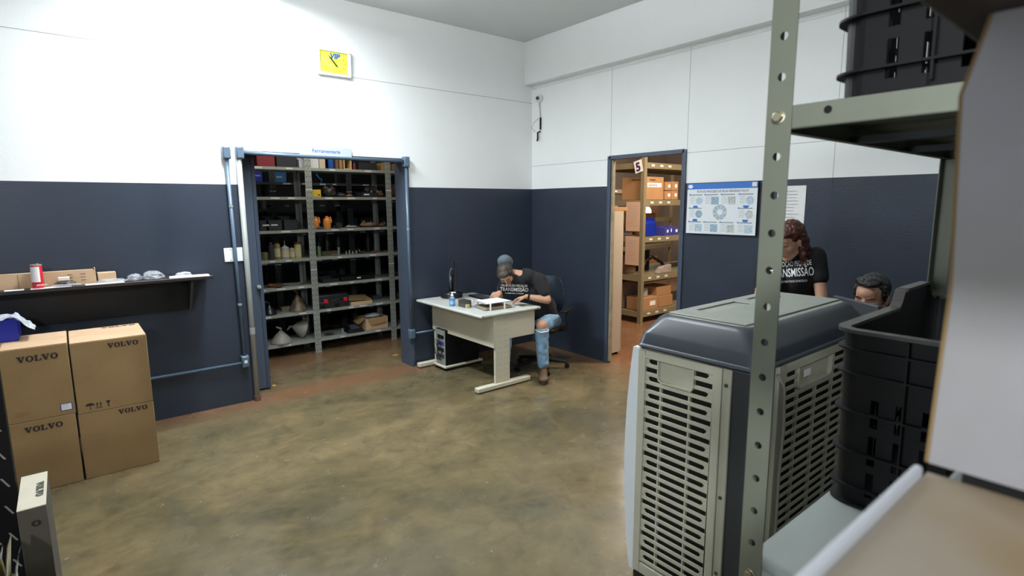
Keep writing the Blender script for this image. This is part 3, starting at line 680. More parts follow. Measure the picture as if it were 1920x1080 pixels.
# white bulged front panel (normal +y)
mb = MB(); vs = []; fs = []; NI, NJ = 10, 14
for i in range(NI):
    for j in range(NJ):
        u_ = i/(NI-1); v_ = j/(NJ-1); bul = .012+.085*math.sin(PI*min(1, max(0, v_*.92+.02)))**.8*(.55+.45*math.sin(PI*u_))
        vs.append(V((CX0-.004+(CX1-CX0+.008)*u_, CY1-.0+bul, .10+1.04*v_)))
off = len(vs)
for i in range(NI):
    for j in range(NJ): p = vs[i*NJ+j]; vs.append(V((p.x, CY1-.011, p.z)))
for i in range(NI-1):
    for j in range(NJ-1):
        fs.append((i*NJ+j, i*NJ+j+1, (i+1)*NJ+j+1, (i+1)*NJ+j)); fs.append((off+i*NJ+j, off+(i+1)*NJ+j, off+(i+1)*NJ+j+1, off+i*NJ+j+1))
for i in range(NI-1):
    for j in (0, NJ-1): fs.append((i*NJ+j, (i+1)*NJ+j, off+(i+1)*NJ+j, off+i*NJ+j))
for j in range(NJ-1):
    for i in (0, NI-1): fs.append((i*NJ+j, i*NJ+j+1, off+i*NJ+j+1, off+i*NJ+j))
mb.faces(vs, fs, cool_wh); mb.build('front_panel', t, smooth='auto')
MB().box(CX0+.185+.18, CX0+.185+.24, CY0-.0135, CY0-.0125, 1.06, 1.09, paper).build('sticker', t)
MB().tube([(CX0+.16, CY0-.004, 1.11), (CX0+.185, CY0-.02, 1.06), (CX0+.20, CY0-.022, .9), (CX0+.19, CY0-.02, .7), (CX0+.195, CY0-.02, .5), (CX0+.18, CY0-.02, .15)], .006, mat('pale_cable', '8d8b80', .5), 8).build('cable', t, smooth=True)

# ------------------------------------------------------------------ grey steel shelf unit in the foreground
def holed_plate(mb, O, U_, N_, w_, z0, pitch, cells, r, th, m, skip=()):
    """vertical plate, one round hole in the middle of every pitch cell"""
    Zz = V((0, 0, 1)); n = 16
    for c in range(cells):
        zc = z0+pitch*c
        sq = []; ci = []
        for k in range(n):
            a = 2*PI*k/n; dx, dz = math.cos(a), math.sin(a); s_ = 1/max(abs(dx), abs(dz)); sq.append((w_/2*dx*s_ if abs(dx) >= abs(dz) else w_/2*dx*s_, pitch/2*dz*s_)); ci.append((r*dx, r*dz))
        L = [[O+U_*(w_/2+p[0])+Zz*(zc+p[1])+N_*d for p in Q] for d in (0, th) for Q in (sq, ci)]
        vs = L[0]+L[1]+L[2]+L[3]; fs = []
        for k in range(n):
            j = (k+1) % n
            if c in skip: pass
            fs += [(k, j, n+j, n+k), (2*n+k, 3*n+k, 3*n+j, 2*n+j), (n+k, n+j, 3*n+j, 3*n+k)]
            A, B = sq[k], sq[j]
            if abs(abs(A[0])-w_/2) < 1e-5 and abs(abs(B[0])-w_/2) < 1e-5: fs.append((k, 2*n+k, 2*n+j, j))
        if c in skip: fs += [tuple(range(n, 2*n)), tuple(range(4*n-1, 3*n-1, -1))]
        mb.faces(vs, fs, m)
t = thing('steel_shelf_unit', (-3.4, -5.3, 0), 'grey green perforated steel shelving unit in the near right foreground', 'shelf')
SX, SY = -3.806, -4.841; PT = .0518; ZB1 = 1.190
zfirst = ZB1-PT*23
mb = MB(); holed_plate(mb, V((SX, SY, 0)), V((0, -1, 0)), V((-1, 0, 0)), .033, zfirst, PT, 50, .0055, .0018, steel_g)
mb.box(SX-.0018, SX, SY-.033, SY, 0, zfirst-PT/2, steel_g)
up1 = mb.build('upright', t)
mb = MB(); holed_plate(mb, V((SX, SY, 0)), V((1, 0, 0)), V((0, 1, 0)), .033, zfirst, PT, 50, .0055, .0018, steel_g); mb.build('upright_flange', up1)
DPX = .85; SYE = -5.75
for x, y in ((SX+DPX, SY), (SX, SYE), (SX+DPX, SYE)):
    mb = MB(); sx = 1 if x == SX else -1; sy = -1 if y == SY else 1
    mb.box(min(x, x+sx*.03), max(x, x+sx*.03), y-.001, y+.001, 0, 2.45, steel_g); mb.box(x-.001, x+.001, min(y, y+sy*.03), max(y, y+sy*.03), 0, 2.45, steel_g); mb.build('upright', t)
for z, m_ in ((1.862, steel_g), (1.190, tray_w), (.55, tray_w), (2.43, steel_g)):
    mb = MB(); x0, x1, y0, y1 = SX+.0005, SX+DPX-.002, SYE+.003, SY-.002; tz = z+.015; lz = z-.015
    mb.box(x0, x1, y0, y1, tz-.0012, tz, m_)
    for a in ((x0, x0+.0012, y0, y1), (x1-.0012, x1, y0, y1), (x0, x1, y0, y0+.0012), (x0, x1, y1-.0012, y1)): mb.box(a[0], a[1], a[2], a[3], lz, tz, m_)
    for a in ((x0, x0+.012, y0, y1), (x0, x1, y1-.012, y1), (x1-.012, x1, y0, y1)): mb.box(a[0], a[1], a[2], a[3], lz, lz+.0012, m_)
    tr = mb.build('shelf_tray', t, bevel=.0008, seg=1)
    for xx in (.28, .56): MB().box(x0+xx, x0+xx+.03, y0+.002, y1-.002, lz+.001, lz+.012, steel_d).build('stiffener', tr)
MB().lathe([(.0048, 0), (.0048, .0004), (0, .0004)], hole_m, (SX-.0001, SY-.077, 1.866), 'X', 16, Matrix.Scale(-1, 3, V((1, 0, 0)))).build('tray_hole', t)
for z in (ZB1, ZB1+13*PT): MB().lathe([(.0088, 0), (.0088, .0018), (.0066, .0022), (.0066, .0065), (.0055, .0075), (0, .0075)], bolt_m, (SX-.0018, SY-.0165, z), 'X', 6 if 0 else 18, Matrix.Scale(-1, 3, V((1, 0, 0)))).build('bolt', t, smooth='auto')

# ------------------------------------------------------------------ black plastic crates
def crate_parts(root, x0, y0, L=.55, Wd=.36, h=.31, z=0):
    """crate with its +y/-x corner at (x0, y0); runs to +x and -y"""
    x1, y1 = x0+L, y0-Wd; r = .035
    def ring(ins, n=7): return rrect(x0+ins, x1-ins, y1+ins, y0-ins, r-ins*.5, n)
    def along(P, step):
        out = []; m = len(P)
        for i in range(m):
            a, b_ = V((*P[i], 0)), V((*P[(i+1) % m], 0)); d = (b_-a).length; q = max(1, round(d/step))
            for k in range(q): out.append(a+(b_-a)*k/q)
        return out
    base = along(ring(.010), .0125); n = len(base); cen = V(((x0+x1)/2, (y0+y1)/2, 0))
    def taper(zz): return 1-(1-zz/h)*.03
    def pt(p, zz, out=0):
        d = V((0, 0, 0)); 
        q = cen+(p-cen)*taper(zz); nx = 1 if p.x > x1-.03 else (-1 if p.x < x0+.03 else 0); ny = 1 if p.y > y0-.03 else (-1 if p.y < y1+.03 else 0)
        nn = V((nx, ny, 0)); nn = nn.normalized() if nn.length else nn
        return V((q.x, q.y, z+zz))+nn*out
    def rim(p):
        u_ = (p.x-x0)/L
        s_ = min(1, max(0, min((u_-.55)/.05, (.97-u_)/.06))); s_ = s_*s_*(3-2*s_)
        onlong = p.y > y0-.03 or p.y < y1+.03
        return .036*s_ if onlong else 0
    levels = [.002, .034, .10, .175, .245, .288]; mbw = MB()
    # thin wall with vertical slots
    rows = [(.0, .022, 0), (.022, .068, 1), (.068, .082, 0), (.082, .137, 1), (.137, .152, 0), (.152, .203, 1), (.203, .262, 0), (.262, h-.004, 0)]
    for k in range(n):
        p, q = base[k], base[(k+1) % n]; mid = (p+q)/2
        corner = (mid.x < x0+.075 or mid.x > x1-.075) and (mid.y > y0-.06 or mid.y < y1+.06)
        for a, b_, sl in rows:
            if sl and not corner and k % 3 == 0: continue
            ta = tb = 0
            if b_ > .27: ta = rim(p); tb = rim(q)
            vs = [pt(p, a), pt(q, a), pt(q, b_+0), pt(p, b_)]
            vs[2].z += tb; vs[3].z += ta
            vi = [v+(V((cen.x, cen.y, v.z))-v).normalized()*.003 for v in vs]
            mbw.hexa(vs+vi, black_p)
    w_ = mbw.build('wall', root)
    for lz in levels:
        mb = MB()
        for k in range(n):
            p, q = base[k], base[(k+1) % n]
            A = [pt(p, lz), pt(q, lz), pt(q, lz, .011), pt(p, lz, .011)]; B = [v+V((0, 0, .003)) for v in A]; mb.hexa(A+B, black_p)
        mb.build('rib', root)
    mb = MB()
    for k in range(0, n):
        p = base[k]; corner = (p.x < x0+.03 or p.x > x1-.03) and (p.y > y0-.03 or p.y < y1+.03)
        if k % 9 == 4 and not corner:
            q = base[(k+1) % n]; d = (q-p).normalized()*.0015
            A = [pt(p, .012)-d, pt(p, .012)+d, pt(p, .012, .010)+d, pt(p, .012, .010)-d]; B = [V((v.x, v.y, z+h-.01)) for v in [pt(p, h)-d, pt(p, h)+d, pt(p, h, .010)+d, pt(p, h, .010)-d]]; mb.hexa(A+B, black_p)
    mb.build('vertical_ribs', root)
    mb = MB()
    for k in range(n):
        p, q = base[k], base[(k+1) % n]; rp, rq = V((0, 0, rim(p))), V((0, 0, rim(q)))
        A = [pt(p, h-.006, -.008)+rp, pt(q, h-.006, -.008)+rq, pt(q, h-.006, .012)+rq, pt(p, h-.006, .012)+rp]; B = [v+V((0, 0, .006)) for v in A]; mb.hexa(A+B, rim_lit)
    mb.build('rim', root, smooth='auto')
    mb = MB(); mb.prism([(v.x, v.y) for v in [pt(p, .002, -.004) for p in base]], (0, 0, z), (1, 0, 0), (0, 1, 0), (0, 0, 1), .004, black_p); mb.build('floor_panel', root)
rim_lit = mat('highlit_black_plastic', (.05, .047, .043), .45)  # lighter than the crate plastic, reflected light painted on the rim
t = thing('plastic_crate', (-3.27, -5.02, 1.2055), 'black slotted plastic crate on the lower tray of the near shelf', 'crate')
crate_parts(t, -3.52, -4.838, z=1.2055, h=.325)
t = thing('plastic_crate', (-3.5, -5.1, 1.8775), 'black slotted plastic crate on the upper tray of the near shelf', 'crate')
crate_parts(t, -3.785, -4.897, z=1.8775, h=.325)

# ------------------------------------------------------------------ out of focus white carton right beside the lens
nw = mat('white_lined_board', (.31, .31, .36), .5, col2=(.25, .24, .235), scale=5)
stain = mat('stained_white_board', (.30, .28, .26), .55, col2='7d6538', scale=4.5)
edge_m = mat('raw_board_edge', '7d6640', .8)
t = thing('open_white_carton', (-4.18, -5.35, 1.57), 'blurred white board carton lying open right beside the lens', 'box')
NXX = -4.198
mb = MB(); mb.prism([(0, 1.602), (-.002, 1.70), (.003, 1.805), (-.006, 1.843), (-.42, 1.843), (-.42, 1.602)], (NXX, -5.1445, 0), (0, 1, 0), (0, 0, 1), (1, 0, 0), .006, nw); mb.build('side_panel', t)
mb = MB()
for a, b_ in (((0, 1.602), (-.002, 1.70)), ((-.002, 1.70), (.003, 1.805)), ((.003, 1.805), (-.006, 1.843))):
    mb.hexa([(NXX+.0005, -5.1445+a[0], a[1]), (NXX+.0055, -5.1445+a[0], a[1]), (NXX+.0055, -5.1425+a[0], a[1]), (NXX+.0005, -5.1425+a[0], a[1]), (NXX+.0005, -5.1445+b_[0], b_[1]), (NXX+.0055, -5.1445+b_[0], b_[1]), (NXX+.0055, -5.1425+b_[0], b_[1]), (NXX+.0005, -5.1425+b_[0], b_[1])], edge_m)
mb.build('raw_edge', t)
MB().box(-4.75, NXX, -5.56, -5.1445, 1.590, 1.5965, stain).build('lower_flap', t)
MB().box(-4.75, NXX-.006, -5.144, -5.139, 1.590, 1.602, mat('pale_lip', (.50, .52, .56), .5)).build('folded_lip', t, bevel=.002)
MB().box(NXX-.0005, NXX+.006, -5.56, -5.16, 1.590, 1.6015, black_p).build('bottom_strip', t)  # black strip along the bottom edge of the side panel
t = thing('side_shelf', (-4.5, -5.4, 0), 'dark brown shelf top just above the blurred white carton', 'shelf')
dkb = mat('dark_brown_board', (.035, .024, .02), .6, var=.3, scale=5)
MB().box(-4.46, -4.12, -5.60, -5.13, 1.8435, 1.868, dkb).build('shelf_board', t, bevel=.003)
MB().box(-4.95, -4.12, -5.60, -5.15, 1.564, 1.5895, tray_w).build('shelf_board', t, bevel=.003)
for x in (-4.44, -4.135):
    MB().box(x-.015, x+.015, -5.625, -5.601, 0, 1.843, dkb).build('post', t)
#PART3
# ------------------------------------------------------------------ desk by the back wall
t = thing('office_desk', (-1.31, -.62, 0), 'beige metal office desk with perforated end leg in the corner', 'desk')
dx0, dx1, dy0, dy1 = -1.69, -.94, -1.215, -.03
MB().box(dx0, dx1, dy0, dy1, .716, .745, desk_top).build('desktop', t, bevel=.012, seg=3)
for x in (-1.66, -.99): MB().lathe([(.007, 0), (.006, -.002), (0, -.002)], steel_d, (x, dy0-.0005, .731), 'Y', 12).build('edge_screw', t)
MB().box(-1.5185, -1.5005, -1.1845, -.073, .405, .7155, beige).build('modesty_panel', t, bevel=.002)
def leg(y, foot0, foot1):
    l = MB().box(-1.50, -1.325, y-.0, y+.028, .055, .7155, beige); lg = l.build('leg', t, bevel=.003)
    MB().box(-1.324, -1.0, y+.004, y+.024, .47, .7155, beige).build('end_panel', t, bevel=.002)
    MB().box(foot0, foot1, y-.02, y+.045, .008, .054, beige).build('foot', t, bevel=.010, seg=3)
    return lg
lg = leg(-1.185, -1.72, -1.07); leg(-.10, -1.72, -1.05)
mb = MB(); 
for i, xx in enumerate((-1.46, -1.425, -1.385, -1.355)):
    for k in range(11 if i in (0, 2, 3) else 10): mb.lathe([(.0035, 0), (0, -.0006)], hole_m, (xx, -1.1855, .12+k*.056), 'Y', 8)
o_ = mb.build('peg_holes', lg); o_['kind'] = 'stuff'
# desktop items
DZ_ = .7455
t = thing('computer_monitor', (-1.31, -.14, DZ_), 'black flat monitor seen edge-on from the side on the desk', 'monitor')
mx, my = -1.325, -.17
MB().lathe([(.115, 0), (.12, .006), (.12, .045), (.113, .055), (.06, .058), (.055, .064), (0, .064)], black_s, (mx, my, DZ_+.0005), n=36).build('base', t, smooth='auto')
MB().tube([(mx, my, DZ_+.06), (mx-.005, my, DZ_+.14), (mx-.002, my, DZ_+.25)], [.026, .02, .022], black_s, 14).build('neck', t, smooth=True)
Mm = Matrix.Translation((mx+.02, my-.02, DZ_+.25)) @ Matrix.Rotation(math.radians(-29), 4, 'Z') @ Matrix.Rotation(math.radians(4), 4, 'Y')
MB().box(0, .022, -.17, .13, -.155, .155, black_s, Mm).build('screen_housing', t, bevel=.004)
MB().box(.0225, .0235, -.16, .12, -.14, .145, mat('dark_screen', (.01, .012, .016), .1), Mm).build('screen', t)
MB().tube([Mm @ V(p) for p in ((-.004, -.03, .06), (-.03, -.03, .075), (-.045, -.03, .03), (-.04, -.03, -.07), (-.02, -.02, -.14), (-.03, .02, -.20))], .004, mat('grey_cable', '6d7276', .4), 8).build('cable', t, smooth=True)
t = thing('keyboard', (-1.12, -.3, DZ_), 'black keyboard behind the sanitizer bottle on the desk', 'keyboard')
Mk = Matrix.Translation((-1.10, -.46, DZ_+.001)) @ Matrix.Rotation(math.radians(85), 4, 'Z')
MB().box(-.21, .21, -.07, .07, 0, .016, black_p, Mk).build('body', t, bevel=.004)
mb = MB()
for r_ in range(5):
    for c_ in range(20): mb.box(-.2+c_*.02, -.184+c_*.02, -.058+r_*.024, -.039+r_*.024, .0162, .020, dark_p, Mk)
o_ = mb.build('keys', t); o_['kind'] = 'stuff'
t = thing('sanitizer_bottle', (-1.6, -.60, DZ_), 'clear pump bottle of blue hand sanitizer on the desk edge', 'bottle')
bx, by = -1.60, -.61
clr = mat('clear_plastic', (.85, .9, .95), .08, trans=.85, alpha=.6, ior=1.4)
MB().lathe([(.026, 0), (.030, .004), (.030, .07), (.026, .082), (.013, .092), (.012, .10)], clr, (bx, by, DZ_+.0005), n=28).build('bottle', t, smooth='auto')
MB().lathe([(.024, .004), (.0285, .008), (.0285, .066), (0, .067)], mat('blue_gel', (.02, .25, .75), .2), (bx, by, DZ_), n=28).build('gel', t, smooth='auto')
pump = MB().lathe([(.014, .10), (.014, .115), (.006, .118), (.006, .132), (0, .132)], paper, (bx, by, DZ_), n=18); pump.tube([(bx-.008, by+.006, DZ_+.134), (bx+.024, by-.02, DZ_+.136), (bx+.03, by-.025, DZ_+.130)], [.007, .005, .003], paper, 8); pump.build('pump', t, smooth='auto')
mb = MB(); vs = []; fs = []
for k in range(9):
    a = math.radians(190+k*14)
    for z in (.018, .058): vs.append(V((bx+.0306*math.cos(a), by+.0306*math.sin(a), DZ_+z)))
for k in range(8): fs.append((2*k, 2*k+2, 2*k+3, 2*k+1))
mb.faces(vs, fs, mat('blue_label', '3f8fd0', .5, col2='9fc7e6', scale=60)); mb.build('label', t)
def slab(x0, x1, y0, y1, z0, z1, m, M=None, b=.0015): return MB().box(x0, x1, y0, y1, z0, z1, m, M)
smoke = mat('smoked_acrylic', (.12, .11, .10), .12, trans=.3, alpha=.85)
acr = mat('clear_acrylic', (.7, .74, .76), .1, trans=.8, alpha=.45)
t = thing('pen_holder', (-1.53, -.73, DZ_), 'smoked plastic desk organiser beside the sanitizer bottle', 'organiser')
for a in ((-1.575, -1.50, -.80, -.797), (-1.575, -1.50, -.683, -.68), (-1.575, -1.572, -.797, -.683), (-1.503, -1.50, -.797, -.683), (-1.538, -1.535, -.797, -.683)):
    MB().box(a[0], a[1], a[2], a[3], DZ_+.0005, DZ_+.07, smoke).build('wall', t)
MB().box(-1.572, -1.538, -.83, -.8005, DZ_+.0005, DZ_+.035, mat('note_pad', 'b5a578', .8)).build('note_block', t)
t = thing('document_tray', (-1.33, -1.0, DZ_), 'two-tier clear document tray with stacked paper near the desk corner', 'tray')
Mt = Matrix.Translation((-1.355, -.96, DZ_+.001)) @ Matrix.Rotation(math.radians(-6), 4, 'Z')
for z in (0, .062):
    MB().box(-.155, .155, -.12, .12, z, z+.003, acr, Mt).build('tier', t)
    MB().box(-.155, -.152, -.12, .12, z+.0031, z+.022, acr, Mt).build('side_wall', t)
for xx in (-.10, .06): MB().box(xx-.008, xx+.008, -.126, -.1205, 0, .0645, paper, Mt @ Matrix.Rotation(math.radians(0), 4, 'X')).build('riser', t)
for xx in (-.10, .06): MB().box(xx-.008, xx+.008, .1205, .126, 0, .0645, paper, Mt).build('riser', t)
Mq = Mt @ Matrix.Rotation(math.radians(4), 4, 'Z')
one(MB().box(-.14, .145, -.115, .115, .0035, .026, mat('brown_folders', '8b7a60', .8, var=.2, scale=9), Mt), 'folder_stack', 'brown folders lying in the lower tier of the document tray', 'folders', bevel=.002)
one(MB().box(-.145, .14, -.112, .112, .0655, .0705, paper, Mq), 'paper_stack', 'white paper stack on top of the document tray', 'papers', bevel=.001)
one(MB().lathe([(.028, 0), (.03, .004), (.024, .010), (.010, .014), (0, .015)], mat('dull_brass', '7d7a5a', .35, .8), (-1.08, -1.08, DZ_+.0005), n=22), 'round_metal_part', 'small round metal part on the desk by the left hand', 'metal part', smooth='auto')
# papers he writes on
one(MB().box(-1.28, -1.06, -.78, -.48, DZ_+.0005, DZ_+.003, paper), 'form_sheet', 'white form under the writing hand on the desk', 'paper')
# CPU tower and low stand
t = thing('computer_stand', (-1.35, -.3, 0), 'low beige platform under the desk carrying the computer', 'stand')
MB().box(-1.575, -1.08, -.40, -.155, .030, .055, beige).build('platform', t, bevel=.008)
for x in (-1.54, -1.11): MB().box(x-.015, x+.015, -.39, -.17, 0, .0295, black_p).build('foot', t)
t = thing('computer_tower', (-1.35, -.28, .056), 'black computer tower under the desk with cables at its back', 'computer')
MB().box(-1.55, -1.12, -.38, -.19, .0555, .44, black_p).build('case', t, bevel=.003)
MB().box(-1.5515, -1.5502, -.375, -.195, .06, .435, steel_l).build('back_plate', t)
for z, m_ in ((.36, black_p), (.29, mat('port_blue', '3b3a8a', .5)), (.22, hole_m), (.15, steel_d)): MB().box(-1.5545, -1.5516, -.35, -.23, z-.02, z+.02, m_).build('port_panel', t)
for j, (yy, sg) in enumerate(((-.33, .05), (-.27, -.06), (-.30, .09), (-.25, .03))):
    MB().tube([(-1.556, yy, .38-.05*j), (-1.60 if j % 2 else -1.585, yy+sg, .33), (-1.575, yy+sg*1.4, .2), (-1.58, yy, .11), (-1.565, yy-sg*.5, .18+.03*j)], .0035, black_p, 6).build('cable', t, smooth=True)
# ------------------------------------------------------------------ swivel chair
def swivel(loc, ang, label, name='office_chair'):
    t = thing(name, loc, label, 'chair'); M = Matrix.Translation(loc) @ Matrix.Rotation(ang, 4, 'Z')   # faces local -y
    for k in range(5):
        a = 2*PI*k/5+.3; d = V((math.cos(a), math.sin(a), 0))
        lgo = MB().tube([M @ (d*.03+V((0, 0, .105))), M @ (d*.15+V((0, 0, .09))), M @ (d*.29+V((0, 0, .07)))], [.03, .022, .015], black_p, 8).build('base_arm', t, smooth='auto')
        c = d*.29; s_ = V((-d.y, d.x, 0))
        for q in (-.012, .012): MB().tube([M @ (c+s_*(q-.007)+V((0, 0, .0265))), M @ (c+s_*(q+.007)+V((0, 0, .0265)))], .026, black_p, 14).build('wheel', lgo, smooth='auto')
    MB().tube([M @ V((0, 0, .09)), M @ V((0, 0, .22)), M @ V((0, 0, .221)), M @ V((0, 0, .40))], [.032, .03, .018, .018], black_s, 14).build('gas_column', t, smooth='auto')
    MB().box(-.13, .13, -.12, .12, .40, .425, black_p, M).build('mechanism', t, bevel=.006)
    MB().prism(rrect(-.23, .23, -.24, .22, .09, 5), M @ V((0, 0, .4255)), M.to_3x3() @ V((1, 0, 0)), M.to_3x3() @ V((0, 1, 0)), V((0, 0, 1)), .055, black_p).build('seat', t, bevel=.02, seg=3)
    mb = MB(); vs = []; fs = []; N1, N2 = 11, 9
    for d in (0, 1):
        for i in range(N1):
            for j in range(N2):
                u_ = -1+2*i/(N1-1); v_ = j/(N2-1); wd = .205*(1-.18*abs(v_-.5)**2*4)
                x = u_*wd*(1-.12*(abs(2*v_-1)**4)); z = .55+.42*v_+.0-.03*abs(u_)**4*(1 if v_ > .5 else -1)
                y = .235+.05*(1-u_*u_)-.04*math.sin(PI*v_)+(0 if d == 0 else .045*(1-.4*u_*u_))
                vs.append(M @ V((x, y, z)))
    for d in (0, 1):
        for i in range(N1-1):
            for j in range(N2-1): o_ = d*N1*N2; fs.append((o_+i*N2+j, o_+(i+1)*N2+j, o_+(i+1)*N2+j+1, o_+i*N2+j+1))
    B = [(i*N2) for i in range(N1)]+[((N1-1)*N2+j) for j in range(1, N2)]+[(i*N2+N2-1) for i in range(N1-2, -1, -1)]+[j for j in range(N2-2, 0, -1)]
    for k in range(len(B)): a, b_ = B[k], B[(k+1) % len(B)]; fs.append((a, b_, b_+N1*N2, a+N1*N2))
    mb.faces(vs, fs, mat('navy_vinyl', (.016, .022, .032), .32)); mb.build('backrest', t, smooth='auto', bevel=.01)
    MB().tube([M @ V((0, .13, .41)), M @ V((0, .30, .44)), M @ V((0, .335, .52)), M @ V((0, .33, .72))], .02, black_p, 10).build('back_bracket', t, smooth=True)
    for s_ in (-1, 1):
        a_ = MB().tube([M @ V((.20*s_, .02, .42)), M @ V((.285*s_, .02, .44)), M @ V((.29*s_, .02, .64))], .013, black_p, 8).build('arm_support', t, smooth=True)
        MB().box(.29*s_-.035, .29*s_+.035, -.13, .13, .64, .665, black_p, M).build('armrest', a_, bevel=.011, seg=3)
    return t
swivel((-.70, -.93, 0), math.radians(-62), 'black swivel office chair under the person writing at the desk')

# ------------------------------------------------------------------ people
def fuse(mb, name, parent, voxel=.006, smooth=6, disp=0, dscale=20):
    o = mb.build(name, None, weld=False)
    r = o.modifiers.new('r', 'REMESH'); r.mode = 'VOXEL'; r.voxel_size = voxel; r.use_smooth_shade = True
    s_ = o.modifiers.new('s', 'SMOOTH'); s_.iterations = smooth; s_.factor = .5
    me = mesh_of(o); old = o.data; o.modifiers.clear(); o.data = me; bpy.data.meshes.remove(old)
    if disp:
        N_ = [v.normal.copy() for v in me.vertices]
        for v, n_ in zip(me.vertices, N_): v.co += n_*disp*noise.noise(v.co*dscale)
    for p in me.polygons: p.use_smooth = True
    if parent: put(o, parent)
    bm = bmesh.new(); bm.from_mesh(me); tree = BVHTree.FromBMesh(bm); bm.free()
    return o, tree
def frame(f, up):
    f = V(f).normalized(); x = f.cross(V(up)).normalized(); z = x.cross(f).normalized()
    return Matrix((x, f, z)).transposed()          # columns: right(x), forward(y), up(z)
def head_parts(mb, c, R, sk, s=1.0):
    g = lambda x, y, z: V(c)+R @ V((x*s, y*s, z*s))
    E = lambda p, r: mb.sph(g(*p), tuple(q*s for q in r), sk, 3, R)
    C = lambda a, ra, b_, rb: mb.cap(g(*a), ra*s, g(*b_), rb*s, sk, 12)
    E((0, -.012, .032), (.074, .094, .084)); E((0, .02, -.02), (.064, .070, .075)); E((0, .038, -.070), (.046, .042, .038)); E((0, .070, -.098), (.024, .022, .018))
    C((-.052, .0, -.06), .022, (-.018, .062, -.096), .018); C((.052, .0, -.06), .022, (.018, .062, -.096), .018)
    C((-.040, .074, .026), .012, (.040, .074, .026), .012); E((0, .066, .05), (.05, .026, .035))
    C((0, .086, .014), .008, (0, .106, -.022), .0115); E((-.012, .094, -.028), (.008, .011, .007)); E((.012, .094, -.028), (.008, .011, .007))
    C((-.019, .083, -.053), .0065, (.019, .083, -.053), .0065); C((-.015, .082, -.064), .007, (.015, .082, -.064), .007)
    E((-.040, .058, -.012), (.024, .024, .026)); E((.040, .058, -.012), (.024, .024, .026))
    for s_ in (-1, 1):
        E((.076*s_, -.010, -.008), (.009, .018, .031)); E((.080*s_, -.016, .008), (.008, .014, .016))
def face_bits(root, c, R, s=1.0, closed=False):
    g = lambda x, y, z: V(c)+R @ V((x*s, y*s, z*s))
    for s_ in (-1, 1):
        if closed: MB().tube([g(.045*s_, .079, -.001), g(.032*s_, .0875, -.005), g(.018*s_, .083, -.001)], .0022, hair_k, 6).build('eyelid_line', root)
        else:
            e = MB().sph(g(.031*s_, .073, .004), .0125*s, mat('eye_white', (.7, .68, .66), .2), 2).build('eye', root, smooth=True)
            MB().sph(g(.031*s_, .0805, .002), .0065*s, mat('dark_iris', (.03, .02, .015), .2), 2).build('iris', e, smooth=True)
        MB().tube([g(.052*s_, .076, .028), g(.034*s_, .0885, .033), g(.014*s_, .0875, .027)], [.003, .004, .003], hair_k, 6).build('eyebrow', root)
    MB().tube([g(-.022, .089, -.058), g(0, .092, -.0575), g(.022, .089, -.058)], [.002, .0032, .002], mat('lip', (.38, .13, .11), .5), 6).build('mouth', root)
def hand_parts(mb, w0, Rh, sk, side, curl, s=1.0, thumb=1):
    """Rh columns: x across the palm (towards little finger for side=+1), y along the fingers, z back of hand"""
    g = lambda x, y, z: V(w0)+Rh @ V((x*side*s, y*s, z*s))
    for x, r in ((-.026, .013), (-.009, .0135), (.009, .0135), (.025, .012)):
        mb.cap(g(x*.55, .0, 0), .016*s, g(x, .085, 0), r*s*.85, sk, 10)
    L = ((-.027, .076, .0085), (-.009, .086, .009), (.009, .080, .0085), (.026, .062, .0075))
    for k, (x, ln, r) in enumerate(L):
        a = curl[k] if isinstance(curl, (list, tuple)) else curl; p = V((x, .085, 0)); th = 0
        for q, (fr, b_) in enumerate(((.45, .7), (.31, 1.0), (.24, .8))):
            th += a*b_; d = V((x*.25*(1 if q == 0 else .5), math.cos(th), -math.sin(th))).normalized(); p2 = p+d*ln*fr
            mb.cap(g(*p), r*s*(1-.08*q), g(*p2), r*s*(.93-.08*q), sk, 10); p = p2
    # thumb leaves the side of the palm near its base
    a0 = V((-.022, .022, -.004)); a1 = V((-.048, .052, -.014)); a2 = V((-.054+.018*(1-thumb), .082, -.022-.012*(1-thumb))); a3 = V((-.052+.03*(1-thumb), .104, -.026-.016*(1-thumb)))
    mb.cap(g(*a0), .014*s, g(*a1), .0115*s, sk, 10); mb.cap(g(*a1), .0112*s, g(*a2), .010*s, sk, 10); mb.cap(g(*a2), .010*s, g(*a3), .008*s, sk, 10)
def shoe(root, heel, toe, m, name='boot'):
    heel, toe = V(heel), V(toe); d = (toe-heel).normalized(); s_ = V((-d.y, d.x, 0)); mb = MB()
    L_ = (toe-heel).length; base = heel.copy(); 
    mb.sph(base+d*.06+V((0, 0, .055)), (.048, .048, .05), m, 3); mb.cap(base+d*.06+V((0, 0, .05)), .043, base+d*.05+V((0, 0, .15)), .046, m)
    mb.cap(base+d*.09+V((0, 0, .055)), .045, base+d*(L_-.055)+V((0, 0, .048)), .044, m); mb.sph(base+d*(L_-.055)+V((0, 0, .045)), (.055, .055, .036), m, 3)
    o, _ = fuse(mb, name, root, .007, 4)
    for v in o.data.vertices: v.co.z = max(v.co.z, .014)
    P = []
    for k in range(24):
        a = 2*PI*k/24; u_ = math.cos(a); wv = .046+.010*max(0, u_); P.append(base+d*(L_/2+u_*L_/2)+s_*math.sin(a)*wv*(1 if abs(u_) < .9 else 1))
    MB().prism([(p.x, p.y) for p in P], (0, 0, .0005), (1, 0, 0), (0, 1, 0), (0, 0, 1), .022, mat('dark_sole', (.03, .025, .02), .8)).build('sole', o, bevel=.003)
    return o

